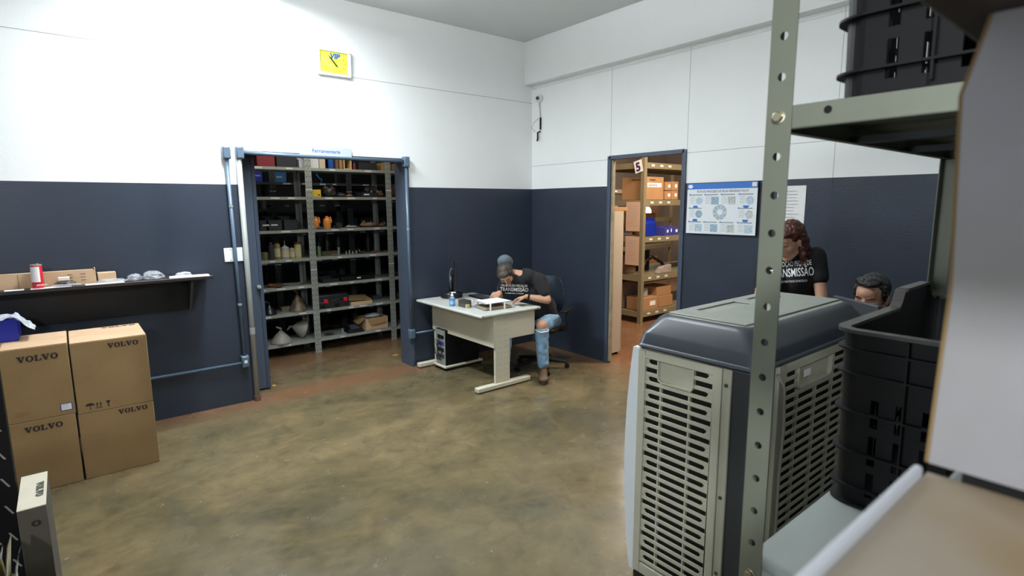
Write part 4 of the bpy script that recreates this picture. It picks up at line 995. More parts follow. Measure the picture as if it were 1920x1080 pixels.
# --- person writing at the desk
t = thing('person', (-.75, -.95, 0), 'person in black T-shirt and ripped jeans, head bowed, writing at the desk', 'person')
hip = V((-.66, -.92, .53)); neck = V((-.95, -.955, 1.03)); shL = V((-.865, -1.105, .985)); shR = V((-1.045, -.80, .975))
elL = V((-.87, -1.225, .80)); wrL = at(987, 556, 0, -1.035); elR = V((-1.03, -.66, .80)); wrR = at(937, 549, 0, -1.11)
headc = at(950, 515, 0, -1.07)
kneeL = V((-.93, -1.205, .545)); ankL = V((-.915, -1.215, .12)); kneeR = V((-1.08, -.83, .54)); ankR = V((-1.20, -.93, .12))
hipL = hip+V((.05, -.11, -.01)); hipR = hip+V((-.03, .10, -.01))
HF = frame((-.42, -.50, -.76), (-.75, -.30, .58))
mb = MB(); sk = skin_m
head_parts(mb, headc, HF, sk)
nb = headc+HF @ V((0, -.045, -.05)); mb.cap(nb, .052, neck+V((.02, 0, -.01)), .056, sk)
mb.cap(neck+V((.03, .0, -.03)), .05, hip+V((0, 0, .04)), .10, sk); mb.cap(shL, .046, neck+V((.03, 0, -.03)), .05, sk); mb.cap(shR, .046, neck+V((.03, 0, -.03)), .05, sk)
for a, b_, c_ in ((shL, elL, wrL), (shR, elR, wrR)):
    mb.cap(a, .046, b_, .040, sk); mb.cap(b_, .040, b_+(c_-b_)*.35, .038, sk); mb.cap(b_+(c_-b_)*.35, .038, c_, .024, sk)
for a, b_, c_ in ((hipL, kneeL, ankL), (hipR, kneeR, ankR)):
    mb.cap(a, .075, b_, .055, sk); mb.cap(b_, .055, b_+(c_-b_)*.35+V((.02, .01, 0)), .05, sk); mb.cap(b_+(c_-b_)*.35, .048, c_, .036, sk)
hd = at(958, 562, 0, -1.13)-wrL; hd.z = min(hd.z, -.035); hd.normalize()
HL = frame(hd, (0, 0, 1)); hand_parts(mb, wrL, HL, sk, 1, (.42, .38, .44, .55), thumb=.8)
hr_ = V((-.75, -.1, -.35)); HR = frame(hr_, (.3, -.5, .8)); hand_parts(mb, wrR, HR, sk, -1, (.55, .8, .95, 1.0), thumb=.2)
body, _ = fuse(mb, 'body', t, .0045, 5)
face_bits(t, headc, HF, closed=True)
# T-shirt
mb = MB(); side = (shL-shR).normalized(); fwd = side.cross(V((0, 0, 1))).normalized()*-1
tf = (V((-.72, -.62, -.1))).normalized()
mb.cap(neck+V((.03, .02, -.035)), .085, hip+V((.02, 0, .05)), .135, tee); 
chest = (neck*.62+hip*.38)
for s_ in (-1, 1): mb.cap(chest+side*.075*s_+V((0, 0, .03)), .105, hip+side*.05*s_+V((0, 0, .04)), .125, tee); mb.cap(chest+side*.085*s_+V((0, 0, .05)), .10, (shL if s_ > 0 else shR)+V((.01, 0, -.01)), .066, tee)
for a, b_ in ((shL, elL), (shR, elR)):
    mb.cap(neck+V((.045, .02, -.02)), .080, a+V((.01, 0, 0)), .070, tee); mb.cap(a, .068, a+(b_-a)*.66, .062, tee)
mb.cap(neck+V((.05, .035, .0)), .072, neck+V((.03, -.05, -.01)), .074, tee); mb.cap(neck+V((.07, .03, -.02)), .088, hip+V((.05, 0, .12)), .12, tee)
shirt, tree = fuse(mb, 'tshirt', t, .007, 6, .006, 9)
# white lettering across the chest
Utx = (side+V((0, 0, .04))).normalized(); 
def shirt_print(t, centre, U_, V_, tree, size, N_=None, st=1):
    N_ = N_ or U_.cross(V_); U_ = U_.normalized(); V_ = V_.normalized()
    text('PROMOÇÃO PEÇAS DE', size*.62, white_ink, centre+V_*size*.78, U_, V_, t, bold=.0003, align='CENTER', nrm=N_, wrap=tree, stretch=.80*st)
    text('TRANSMISSÃO', size*1.02, white_ink, centre-V_*size*.12, U_, V_, t, bold=.0007, align='CENTER', nrm=N_, wrap=tree, stretch=.84*st)
    text('PEÇAS PARA TODOS OS MODELOS', size*.26, white_ink, centre-V_*size*.62, U_, V_, t, bold=.0003, align='CENTER', nrm=N_, wrap=tree, stretch=.92*st, name='small_print')
pc = at(964, 545, 0, -1.02); viewn = (CAM-pc).normalized(); uu = V((.62, -.785, .0)).normalized(); uu = (uu-viewn*uu.dot(viewn)).normalized(); vv = viewn.cross(uu).normalized()
shirt_print(t, pc-viewn*.0, uu, vv, tree, .052, viewn)
# jeans with torn knee, boots
mb = MB()
mb.cap(hip+V((.02, .0, .04)), .135, hip+V((.0, 0, -.01)), .13, jean)
for (a, b_, c_), torn in (((hipL, kneeL, ankL), 1), ((hipR, kneeR, ankR), 0)):
    if torn:
        mb.cap(a, .092, a+(b_-a)*.80, .078, jean); q = b_+(c_-b_)*.17; mb.cap(q, .070, q+(c_-b_)*.45, .062, jean); mb.cap(q+(c_-b_)*.45, .062, c_+V((0, 0, .03)), .060, jean)
    else: mb.cap(a, .092, b_, .072, jean); mb.cap(b_, .072, b_+(c_-b_)*.5, .066, jean); mb.cap(b_+(c_-b_)*.5, .066, c_+V((0, 0, .03)), .062, jean)
# the back of the torn knee stays joined
kb = V((.035, .045, .0)); mb.cap(hipL*.25+kneeL*.75+kb*.6, .055, kneeL+(ankL-kneeL)*.25+kb*.6, .052, jean)
fuse(mb, 'jeans', t, .007, 4, .006, 22)
mb = MB(); P = []
for k in range(15):
    a = PI*.86+k*.235; c_ = kneeL+(ankL-kneeL)*.085; P.append(c_+V((.070*math.cos(a), .070*math.sin(a), .0025*math.sin(k*7.3)-.02*math.sin(k*PI/14))))
mb.tube(P, [.0035+.0035*abs(math.sin(k*2.9)) for k in range(15)], mat('frayed_cotton', (.62, .66, .68), .9), 8); mb.build('frayed_edge', t, smooth=True)
shoe(t, (-.885, -1.18, 0), (-1.075, -1.40, 0), boot_m); shoe(t, (-1.18, -.90, 0), (-1.39, -1.06, 0), boot_m)
# hair, cap, glasses, wristband
g = lambda x, y, z: headc+HF @ V((x, y, z))
mb = MB(); mb.sph(g(0, -.022, .046), (.082, .100, .083), hair_b, 3, HF); mb.sph(g(0, .052, .083), (.060, .040, .032), hair_b, 3, HF); mb.sph(g(0, -.07, .0), (.066, .048, .062), hair_b, 3, HF)
for s_ in (-1, 1): mb.sph(g(.070*s_, .012, .040), (.014, .036, .045), hair_b, 2, HF)
fuse(mb, 'hair', t, .004, 3, .0035, 70)
mb = MB(); capm = mat('grey_blue_cap', '55636c', .8); mb.sph(g(-.008, -.125, .055), (.080, .066, .088), capm, 3, HF); fuse(mb, 'cap', t, .005, 3, .004, 12)
mb = MB(); 
for s_ in (-1, 1):
    P = [g(.034*s_+.025*math.cos(a), .103, .0+.018*math.sin(a)) for a in [k*PI/6 for k in range(13)]]; mb.tube(P, .0016, black_s, 6, cap=False); mb.tube([g(.059*s_, .102, .004), g(.08*s_, .05, .004), g(.082*s_, -.01, .0)], .0018, black_s, 6)
mb.tube([g(-.009, .104, .002), g(.009, .104, .002)], .0016, black_s, 6); mb.build('glasses', t, smooth=True)
d = (elL-wrL).normalized(); MB().tube([wrL+d*.012, wrL+d*.032], .0305, black_p, 18).build('wristband', t, smooth='auto')
# pen
one(MB().tube([wrR+HR @ V((.02, .10, .03)), wrR+HR @ V((.035, .155, -.045))], .004, steel_l, 8), 'pen', 'slim pen held in the writing hand at the desk', 'pen')

# --- work table hidden behind the cooler, with monitor
t = thing('work_table', (-1.3, -4.0, 0), 'dark work table behind the air cooler', 'table')
MB().box(-1.63, -1.10, -4.85, -3.15, .72, .745, dark_p).build('tabletop', t, bevel=.004)
for x in (-1.605, -1.13):
    for y in (-4.80, -3.20): MB().box(x-.02, x+.02, y-.02, y+.02, 0, .7195, black_p).build('leg', t)
t = thing('computer_screen', (-1.5, -4.15, .7455), 'dark back of a monitor in front of the masked person', 'monitor')
tr_ = at(1651, 571, 0, -1.56); tl_ = at(1600, 562, 0, -1.46); zt = min(tr_.z, tl_.z)
ax = V((tl_.x-tr_.x, tl_.y-tr_.y, 0)).normalized(); ang = math.atan2(-ax.x, ax.y)
Ms = Matrix.Translation((tr_.x+ax.x*.16, tr_.y+ax.y*.16, zt-.16)) @ Matrix.Rotation(ang, 4, 'Z')
MB().box(-.012, .012, -.16, .16, -.16, .16, dark_p, Ms).build('screen_housing', t, bevel=.004)
MB().box(-.048, -.013, -.03, .03, .7582-(zt-.16), .05, black_p, Ms).build('stand', t)
MB().box(-.12, .06, -.11, .11, .7462-(zt-.16), .7580-(zt-.16), black_p, Ms).build('base', t, bevel=.003)

# --- standing person with auburn hair
t = thing('person', (-.8, -3.6, 0), 'person with long auburn hair and black T-shirt standing, looking down', 'person')
hd_ = at(1480, 452, 0, -.98); W1 = lambda px, py, x: at(px, py, 0, x)
shR = W1(1437, 494, -.93); shL = W1(1530, 480, -.86); neck = (shL+shR)/2+V((.01, 0, .045)); hip = V((-.66, -3.50, .93))
elL = W1(1543, 540, -.90); elL.z = shL.z-.27; elR = W1(1422, 560, -.96); elR.z = shR.z-.27; wrL = elL+V((-.20, .05, -.16)); wrR = elR+V((-.22, -.02, -.15))
HF = frame((-.80, .30, -.62), (-.55, .05, .85))
mb = MB(); sk = skin_m2; head_parts(mb, hd_, HF, sk, .97)
mb.cap(hd_+HF @ V((0, -.03, -.06)), .047, neck, .05, sk); mb.cap(neck+V((0, 0, -.03)), .07, hip, .12, sk)
side = (shL-shR).normalized()
for a, b_, c_ in ((shL, elL, wrL), (shR, elR, wrR)): mb.cap(neck, .05, a, .045, sk); mb.cap(a, .043, b_, .034, sk); mb.cap(b_, .035, b_+(c_-b_)*.3, .033, sk); mb.cap(b_+(c_-b_)*.3, .033, c_, .021, sk)
for s_ in (-1, 1):
    a = hip+V((0, .09*s_, -.03)); k_ = V((-.70, hip.y+.10*s_, .50)); n_ = V((-.66, hip.y+.11*s_, .08)); mb.cap(a, .085, k_, .058, sk); mb.cap(k_, .056, k_+(n_-k_)*.35, .05, sk); mb.cap(k_+(n_-k_)*.35, .05, n_, .036, sk)
for w_, sd in ((wrL, 1), (wrR, -1)): hand_parts(mb, w_, frame((-.9, 0, -.25), (0, 0, 1)), sk, sd, .2, .92)
fuse(mb, 'body', t, .006, 5); face_bits(t, hd_, HF, .97, closed=True)
mb = MB(); mb.cap(neck+V((.0, 0, -.045)), .075, hip+V((0, 0, .05)), .135, tee)
ch = neck+V((-.03, 0, -.16))
for s_, a in ((1, shL), (-1, shR)): mb.cap(ch+side*.075*s_, .095, hip+side*.06*s_, .11, tee); mb.cap(ch+side*.08*s_, .09, a+V((0, 0, -.015)), .058, tee); mb.cap(neck+V((0, 0, -.03)), .062, a, .056, tee)
for a, b_ in ((shL, elL), (shR, elR)): mb.cap(a, .058, a+(b_-a)*.48, .056, tee)
shirt, tree = fuse(mb, 'tshirt', t, .007, 6, .005, 9)
pc = at(1485, 516, 0, -1.02); viewn = (CAM-pc).normalized(); uu = (RT-viewn*RT.dot(viewn)).normalized(); vv = viewn.cross(uu); uu = (uu*math.cos(.07)+vv*math.sin(.07)); vv = viewn.cross(uu)
shirt_print(t, pc, uu, vv, tree, .074, viewn, .60)
mb = MB(); mb.cap(hip+V((0, 0, .02)), .13, hip+V((0, 0, -.05)), .125, tee)
dk = mat('dark_denim', '2a3340', .85, var=.2, scale=20)
mb = MB(); mb.cap(hip+V((0, .05, 0)), .125, hip+V((0, -.05, 0)), .125, dk)
for s_ in (-1, 1): a = hip+V((0, .09*s_, -.03)); k_ = V((-.70, hip.y+.10*s_, .50)); n_ = V((-.66, hip.y+.11*s_, .12)); mb.cap(a, .10, k_, .075, dk); mb.cap(k_, .075, n_, .062, dk)
fuse(mb, 'jeans', t, .009, 4, .004, 20)
for s_ in (-1, 1): shoe(t, (-.60, hip.y+.11*s_, 0), (-.85, hip.y+.12*s_, 0), black_p, 'shoe')
g = lambda x, y, z: hd_+HF @ V((x*.97, y*.97, z*.97)); mb = MB()
mb.sph(g(0, -.030, .044), (.082, .094, .084), hair_r, 3, HF); mb.sph(g(0, .030, .088), (.062, .042, .028), hair_r, 3, HF)
ctr = lambda px, py, x: at(px, py, 0, x)
for a, ra, b_, rb in ((g(.0, -.05, .02), .072, ctr(1503, 452, -.90), .046), (ctr(1503, 452, -.90), .046, ctr(1509, 478, -.90), .034), (ctr(1509, 478, -.90), .034, ctr(1505, 500, -.95), .014), (ctr(1498, 436, -.93), .046, ctr(1506, 480, -.97), .018), (g(-.06, -.04, .02), .035, g(-.078, -.02, -.10), .022), (g(-.078, -.02, -.10), .022, neck+V((.03, .09, -.03)), .018)): mb.cap(a, ra, b_, rb, hair_r)
fuse(mb, 'hair', t, .005, 4, .006, 55)

# --- seated person with mask
t = thing('person', (-.95, -4.25, 0), 'dark-haired person wearing a black face mask behind the monitor', 'person')
hd_ = at(1633, 559, 0, -1.10); HF = frame((-.90, .05, -.20), (-.20, -.02, .97)); neck = hd_+V((.13, -.03, -.15)); hip = V((-.68, neck.y-.02, .52))
shL = neck+V((.03, -.19, -.07)); shR = neck+V((.0, .19, -.07))
mb = MB(); head_parts(mb, hd_, HF, skin_m); mb.cap(hd_+HF @ V((0, -.035, -.06)), .054, neck, .06, sk if 0 else skin_m); mb.cap(neck+V((0, 0, -.03)), .08, hip, .12, skin_m)
for a, s_ in ((shL, -1), (shR, 1)):
    e_ = a+V((-.10, .04*s_, -.25)); w_ = e_+V((-.24, -.05*s_, .0)); w_.z = .80; mb.cap(neck, .06, a, .05, skin_m); mb.cap(a, .048, e_, .04, skin_m); mb.cap(e_, .04, w_, .026, skin_m); hand_parts(mb, w_, frame((-.97, -.1*s_, -.1), (0, 0, 1)), skin_m, -s_, .25)
    h_ = hip+V((0, .10*s_, -.01)); k_ = V((-1.12, h_.y+.03*s_, .52)); n_ = V((-1.10, h_.y+.03*s_, .1)); mb.cap(h_, .08, k_, .058, skin_m); mb.cap(k_, .056, n_, .038, skin_m)
fuse(mb, 'body', t, .006, 5); face_bits(t, hd_, HF, closed=True)
mb = MB(); mb.cap(neck+V((.0, 0, -.05)), .08, hip+V((0, 0, .04)), .14, tee)
for a in (shL, shR): mb.cap(neck+V((0, 0, -.04)), .068, a, .066, tee); mb.cap(a, .066, a+V((-.06, 0, -.15)), .062, tee); mb.cap(a+V((0, 0, -.05)), .09, hip, .13, tee)
fuse(mb, 'tshirt', t, .008, 6, .005, 9)
mb = MB(); mb.cap(hip+V((0, .05, 0)), .13, hip+V((0, -.05, 0)), .13, dk)
for s_ in (-1, 1): h_ = hip+V((0, .10*s_, -.01)); k_ = V((-1.12, h_.y+.03*s_, .52)); n_ = V((-1.10, h_.y+.03*s_, .13)); mb.cap(h_, .095, k_, .075, dk); mb.cap(k_, .074, n_, .06, dk); 
fuse(mb, 'trousers', t, .009, 4)
for s_ in (-1, 1): shoe(t, (-1.05, hip.y+.13*s_, 0), (-1.31, hip.y+.14*s_, 0), black_p, 'shoe')
g = lambda x, y, z: hd_+HF @ V((x, y, z)); mb = MB()
mb.sph(g(0, -.032, .052), (.081, .094, .085), hair_k, 3, HF); mb.sph(g(0, .035, .108), (.066, .046, .030), hair_k, 3, HF); mb.sph(g(-.01, .066, .110), (.055, .026, .016), hair_k, 3, HF); mb.sph(g(0, -.07, .0), (.066, .046, .06), hair_k, 3, HF)
for s_ in (-1, 1): mb.sph(g(.073*s_, .010, .038), (.012, .03, .045), hair_k, 2, HF)
fuse(mb, 'hair', t, .004, 3, .004, 85)
mb = MB(); mk = mat('black_mask', (.012, .012, .014), .8); mb.sph(g(0, .045, -.052), (.063, .068, .052), mk, 3, HF); mb.sph(g(0, .088, -.035), (.028, .028, .03), mk, 3, HF)
for s_ in (-1, 1): mb.tube([g(.05*s_, .055, -.03), g(.078*s_, .0, -.0), g(.086*s_, -.02, .01)], .004, mk, 6); mb.tube([g(.052*s_, .045, -.075), g(.078*s_, -.0, -.045), g(.086*s_, -.02, -.02)], .004, mk, 6)
fuse(mb, 'face_mask', t, .004, 3)
swivel((-.62, -4.30, 0), math.radians(-90), 'office chair under the masked person behind the table')
#PART4
# ------------------------------------------------------------------ tool store shelving behind the wide opening
LV = [.15, .50, .81, 1.13, 1.46, 1.835, 2.165]
def store_unit(x0, y0, levels, label, wd=1.0, dp=.40, top=2.62, tags=True, seed=1, m=steel_l, grp='steel shelving units in the tool store'):
    rnd = random.Random(seed); t = thing('shelving_unit', (x0+wd/2, y0+dp/2, 0), label, 'shelf', grp)
    for x, sx in ((x0+.002, 1), (x0+wd-.002, -1)):
        for y, sy in ((y0, 1), (y0+dp, -1)):
            mb = MB(); mb.box(min(x, x+sx*.036), max(x, x+sx*.036), y-.001, y+.001, 0, top, m); mb.box(x-.001, x+.001, min(y, y+sy*.034), max(y, y+sy*.034), 0, top, m)
            if sy > 0:
                for k in range(int(top/.06)): mb.lathe([(.006, 0), (0, -.0006)], hole_m, (x+sx*.018, y-.0012, .04+k*.06), 'Y', 6)
                for z in (1.0, 1.93): mb.box(min(x, x+sx*.036), max(x, x+sx*.036), y-.003, y-.0012, z, z+.01, paper)
            mb.build('upright', t)
    for z in levels:
        mb = MB(); a, b_, c, d = x0+.004, x0+wd-.004, y0+.004, y0+dp-.004
        mb.box(a, b_, c, d, z+.014, z+.016, m)
        for q in ((a, b_, c, c+.002), (a, b_, d-.002, d), (a, a+.002, c, d), (b_-.002, b_, c, d)): mb.box(*q, z-.016, z+.014, m)
        s = mb.build('shelf_tray', t)
        if tags:
            n_ = rnd.randint(2, 4)
            for k in range(n_):
                xx = x0+.08+(wd-.2)*(k+.2+.5*rnd.random())/n_; w_ = .05+.05*rnd.random()
                MB().box(xx, xx+w_, c-.0022, c-.0005, z-.008, z+.010, mat('tag_paper', (.62, .62, .58), .7)).build('label', s)
    return t
YF = 1.25
store_unit(-3.32, YF, LV, 'left front grey shelving unit holding bottles and funnels', seed=2)
store_unit(-2.32, YF, LV, 'middle front grey shelving unit holding the orange jugs', seed=3)
store_unit(-1.32, YF, LV, 'right front grey shelving unit partly hidden by the jamb', seed=4)
for i, x in enumerate((-3.47, -2.47, -1.47)):
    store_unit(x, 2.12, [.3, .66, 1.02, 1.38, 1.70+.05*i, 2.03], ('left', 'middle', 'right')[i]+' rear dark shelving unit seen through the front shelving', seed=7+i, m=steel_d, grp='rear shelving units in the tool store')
def X(px, y, py=450): return at(px, py, 1, y).x
def zt(level, ytop_px, px, y): return at(px, ytop_px, 1, y).z
def bin_(px0, px1, lev, h, y, m, label, name='storage_bin', cat='bin', dp=.28, lip=True, grp=None, z=None, tag_=False):
    x0, x1 = X(px0, y), X(px1, y); z = (LV[lev]+.0165) if z is None else z
    t = thing(name, ((x0+x1)/2, y+dp/2, z), label, cat, grp)
    mb = MB(); th = .004; y1 = y+dp
    mb.box(x0, x1, y, y+th, z, z+h*(.72 if lip else 1), m); mb.box(x0, x1, y1-th, y1, z, z+h, m); mb.box(x0, x1, y, y1, z, z+th, m)
    for a in ((x0, x0+th), (x1-th, x1)): mb.hexa([(a[0], y, z), (a[1], y, z), (a[1], y1, z), (a[0], y1, z), (a[0], y, z+h*(.72 if lip else 1)), (a[1], y, z+h*(.72 if lip else 1)), (a[1], y1, z+h), (a[0], y1, z+h)], m)
    mb.build('body', t); MB().box(x0-.003, x1+.003, y-.003, y+th+.001, z+h*(.72 if lip else 1), z+h*(.72 if lip else 1)+.006, m).build('rim', t)
    if tag_: MB().box(x0+.03, x0+.10, y-.003, y-.001, z+h*.35, z+h*.35+.016, mat('tag_paper', 0)).build('label', t)
    return t
def box_(px0, px1, lev, h, y, m, label, name='box', cat='box', dp=.25, z=None, grp=None, open_=False):
    x0, x1 = X(px0, y), X(px1, y); z = (LV[lev]+.0165) if z is None else z
    if not open_: 
        t = thing(name, ((x0+x1)/2, y+dp/2, z), label, cat, grp); MB().box(x0, x1, y, y+dp, z, z+h, m).build('body', t, bevel=.003)
        MB().box(x0+.005, x1-.005, y+dp*.5-.02, y+dp*.5+.02, z+h+.0002, z+h+.001, tape_m if 'card' in m.name else m).build('tape' if 'card' in m.name else 'lid', t); return t
    return bin_(px0, px1, lev, h, y, m, label, name, cat, dp, False, grp, z)
YI = YF+.04
red_bin = mat('red_bin', '7a2028', .5); bluebin = mat('blue_bin', '1237c8', .45); tealbin = mat('teal_bin', '1f6fae', .45); blackbin = mat('black_bin', (.018, .02, .024), .45)
bin_(492, 526, 6, .16, YI, red_bin, 'dark red storage bin on the top shelf of the left unit')
bin_(528, 566, 6, .16, YI, blackbin, 'black storage bin on the top shelf beside the red bin')
bin_(569, 584, 6, .12, YI, mat('pale_tub', 'b7bcc8', .6), 'small pale tub on the top shelf at the unit join', dp=.15)
box_(588, 606, 6, .13, YI, mat('white_box_card', 'c3c6c8', .7), 'white box at the left of the middle top shelf')
box_(607, 618, 6, .13, YI, mat('cream_box_card', 'b9ac96', .7), 'cream box beside the white box on the middle top shelf')
box_(637, 642, 6, .13, YI, card_dk, 'narrow dark brown carton on the middle top shelf', dp=.2)
box_(644, 649, 6, .14, YI, card, 'narrow tan carton on the middle top shelf', dp=.2)
def cyl(px, lev, r, h, y, prof, m, label, name, cat, cap=None, capm=None, z=None, grp=None, labelm=None):
    x = X(px, y); z = (LV[lev]+.0165) if z is None else z; t = thing(name, (x, y, z), label, cat, grp)
    MB().lathe([(a*r, b_*h) for a, b_ in prof], m, (x, y, z), n=18).build('body', t, smooth='auto')
    if cap: MB().lathe([(a*r, b_*h) for a, b_ in cap], capm or m, (x, y, z+.0002), n=16).build('cap', t, smooth='auto')
    if labelm:
        mb = MB(); vs = []; fs = []
        for k in range(11):
            a = math.radians(170+k*16)
            for zz in (.15, .62): vs.append(V((x+(r+.0008)*math.cos(a), y+(r+.0008)*math.sin(a), z+zz*h)))
        for k in range(10): fs.append((2*k, 2*k+2, 2*k+3, 2*k+1))
        mb.faces(vs, fs, labelm); mb.build('label', t)
    return t
CY = [(.92, 0), (1, .03), (1, .82), (.45, .9)]; CP = [(.45, .90), (.42, 1.0), (0, 1.0)]; JAR = [(.96, 0), (1, .02), (1, .86), (.9, .88)]; JC = [(1.02, .88), (1.02, 1), (0, 1)]; NZ = [(.45, .90), (.30, .98), (.10, 1.0), (.05, 1.32), (0, 1.32)]
cyl(628, 6, .035, .125, YI+.04, JAR, mat('blue_can', '1d4fa0', .4), 'blue can on the middle top shelf', 'can', 'can', JC, paper)
# cream wooden frame box
t = thing('wooden_tray', (X(660, YI), YI, LV[6]+.0165), 'cream open wooden tray standing upright on the top shelf', 'tray')
a, b_, z = X(652, YI), X(666, YI), LV[6]+.0165; crw = mat('cream_wood', 'c9ad7c', .7)
for q in ((a, a+.01, z, z+.13), (b_-.01, b_, z, z+.13), (a+.01, b_-.01, z, z+.01), (a+.01, b_-.01, z+.12, z+.13)): MB().box(q[0], q[1], YI, YI+.12, q[2], q[3], crw).build('side', t)
cyl(671, 6, .022, .07, YI+.02, CY, mat('dark_red_oiler', '6a1c20', .4), 'small dark red oiler beside the wooden tray', 'oiler', 'oiler', NZ, steel_l)
bin_(678, 712, 6, .12, YI, blackbin, 'wide dark bin at the right of the middle top shelf')
box_(722, 729, 6, .10, YI, card, 'brown carton at the right end of the middle top shelf', dp=.2)
box_(735, 745, 6, .09, YI, card, 'brown carton on the top shelf behind the right jamb', dp=.2)
# level 5 (1.85)
t = box_(586, 607, 5, .085, YI, mat('yellow_box', 'c9a82a', .5), 'yellow box with a dark hole on the second shelf', 'yellow_case', 'box', .15)
MB().lathe([(.010, 0), (0, -.001)], hole_m, (X(603, YI), YI-.0005, LV[5]+.04), 'Y', 10).build('hole', t)
def part_blob(px, lev, rx, ry, rz, m, seed, label, y=YI+.1, name='machine_part', cat='machine part', z=None):
    z = (LV[lev]+.0165) if z is None else z; c = V((X(px, y), y, z+rz)); mb = MB(); rnd = random.Random(seed)
    mb.sph(c+V((0, 0, -rz*.3)), (rx*.9, ry*.9, rz*.68), m, 2)
    for k in range(5): a = rnd.uniform(-.6, .6)*rx; p = c+V((a, rnd.uniform(-.4, .4)*ry, rnd.uniform(-.3, .3)*rz)); d = V((rnd.uniform(-1, 1), rnd.uniform(-.5, .5), rnd.uniform(-.3, .8))).normalized(); mb.tube([p-d*rz*.5, p+d*rz*.5], rz*.38, m, 10)
    for v in mb.bm.verts: v.co.z = max(v.co.z, z+.001)
    return one(mb, name, label, cat, 'loose machine parts on the tool shelves', smooth='auto')
gm = mat('oily_metal', (.10, .09, .085), .45, .7, var=.5, scale=14); rust = mat('rusty_metal', '5d4334', .7, .3, var=.4, scale=16); bronze = mat('tan_metal', '8c7358', .6, .3, var=.4, scale=14)
part_blob(622, 5, .06, .07, .085, gm, 1, 'grey metal casting on the second shelf right of the yellow box')
part_blob(644, 5, .07, .06, .035, gm, 2, 'flat oily puller lying mid second shelf')
part_blob(660, 5, .05, .05, .022, bronze, 3, 'low tan metal plate on the second shelf')
t = bin_(682, 712, 5, .07, YI+.01, blackbin, 'low dark tray with white tag on the second shelf', tag_=True)
part_blob(697, 5, .06, .05, .09, gm, 4, 'dark cluster of fittings standing in the low dark tray', z=LV[5]+.022, y=YI+.14)
part_blob(716, 5, .05, .05, .05, rust, 5, 'rusty fittings by the right post of the second shelf')
part_blob(741, 5, .05, .05, .11, rust, 6, 'rusty coil on the second shelf behind the right jamb')
# level 4 (1.475)
for i, (a, b_) in enumerate(((489, 502), (505, 531), (534, 560))): bin_(a, b_, 4, .155-.0*i, YI, blackbin, ('narrow', 'middle', 'right hand')[i]+' black bin in the row above the bottles' if i else 'narrow black bin at the left end of the row above the bottles', grp=None, tag_=(i < 2))
for i, px in enumerate((596, 618)):
    x = X(px, YI); z = LV[4]+.0165; om = mat('orange_jug', 'd98a3a', .45)
    t = thing('plastic_jug', (x, YI+.05, z), ('left', 'right')[i]+' orange plastic jug on the middle shelf', 'jug', 'orange plastic jugs')
    MB().lathe([(.04, 0), (.045, .008), (.046, .085), (.036, .115), (.018, .13)], om, (x, YI+.05, z), n=20).build('body', t, smooth='auto')
    MB().lathe([(.019, .13), (.019, .15), (0, .15)], om, (x, YI+.05, z+.0003), n=14).build('cap', t, smooth='auto')
    MB().tube([(x+.012, YI+.05, z+.125), (x+.040, YI+.04, z+.135), (x+.045, YI+.03, z+.10), (x+.042, YI+.02, z+.07)], .008, om, 8).build('handle', t, smooth=True)
x = X(639, YI); z = LV[4]+.0165+.035; one(MB().lathe([(.014, 0), (.035, 0), (.035, .05), (.014, .05), (.014, 0)], gm, (x, YI+.02, z), 'Y', 20), 'tape_roll', 'grey roll lying on its edge beside the orange jugs', 'roll', smooth='auto')
part_blob(600, 4, .05, .05, .02, mat('blue_oily', '3b4a78', .5, var=.3), 11, 'blue and grey bits at the left of the jug shelf', y=YI+.02)
part_blob(634, 4, .06, .05, .018, gm, 12, 'oily wrenches spread before the grey roll')
part_blob(660, 4, .09, .06, .020, steel_l, 13, 'pale metal bits mid jug shelf')
part_blob(692, 4, .13, .08, .045, bronze, 14, 'heap of tan hooks on the right of the jug shelf')
part_blob(717, 4, .05, .06, .035, rust, 15, 'rusty hooks by the right post of the jug shelf')
cyl(681, 4, .035, .10, YI+.2, JAR, black_p, 'dark round tin at the back of the jug shelf', 'tin', 'tin', JC, black_p)
# level 3 (1.145) bottles
bt = [(494, .036, .10, JAR, '6f6a48', None, None, 'short olive jar at the left end of the bottle row'),
      (507, .034, .195, CY, '3b3a40', CP, '6a6a6c', 'dark bottle with grey cap, second in the bottle row'),
      (518, .036, .205, CY, '8a7440', CP, '1b1a18', 'amber bottle with black cap in the bottle row'),
      (533, .046, .16, CY, '9b9da2', NZ, 'aaa89f', 'pale squeeze bottle with pointed nozzle in the bottle row'),
      (546, .031, .135, CY, '9a9270', CP, '2a2620', 'smaller cream bottle right of the squeeze bottle'),
      (557, .040, .185, JAR, 'b0a468', JC, '5a2a26', 'tall cream jar with dark red lid at the right of the bottle row')]
for i, (px, r, h, pr, c1_, cp, cc, lb) in enumerate(bt):
    cyl(px, 3, r, h, YI+.04, pr, mat('bottle_'+c1_, c1_, .45), lb, 'bottle', 'bottle', cp, mat('cap_'+cc, cc, .5) if cc else None, grp='bottles on the middle shelf', labelm=(mat('old_label', 'b9b48c', .7, var=.2, scale=30) if i in (2, 3, 4, 5) else None))
cyl(597, 3, .022, .14, YI+.05, CY, mat('green_bottle', '5f7d4a', .4), 'small green bottle at the left of the socket shelf', 'bottle', 'bottle', NZ, mat('blue_cap', '2b4c80', .5))
box_(603, 634, 3, .05, YI+.12, mat('drab_card', '57503f', .8), 'low drab tray at the back of the socket shelf', 'low_box', 'box', .12)
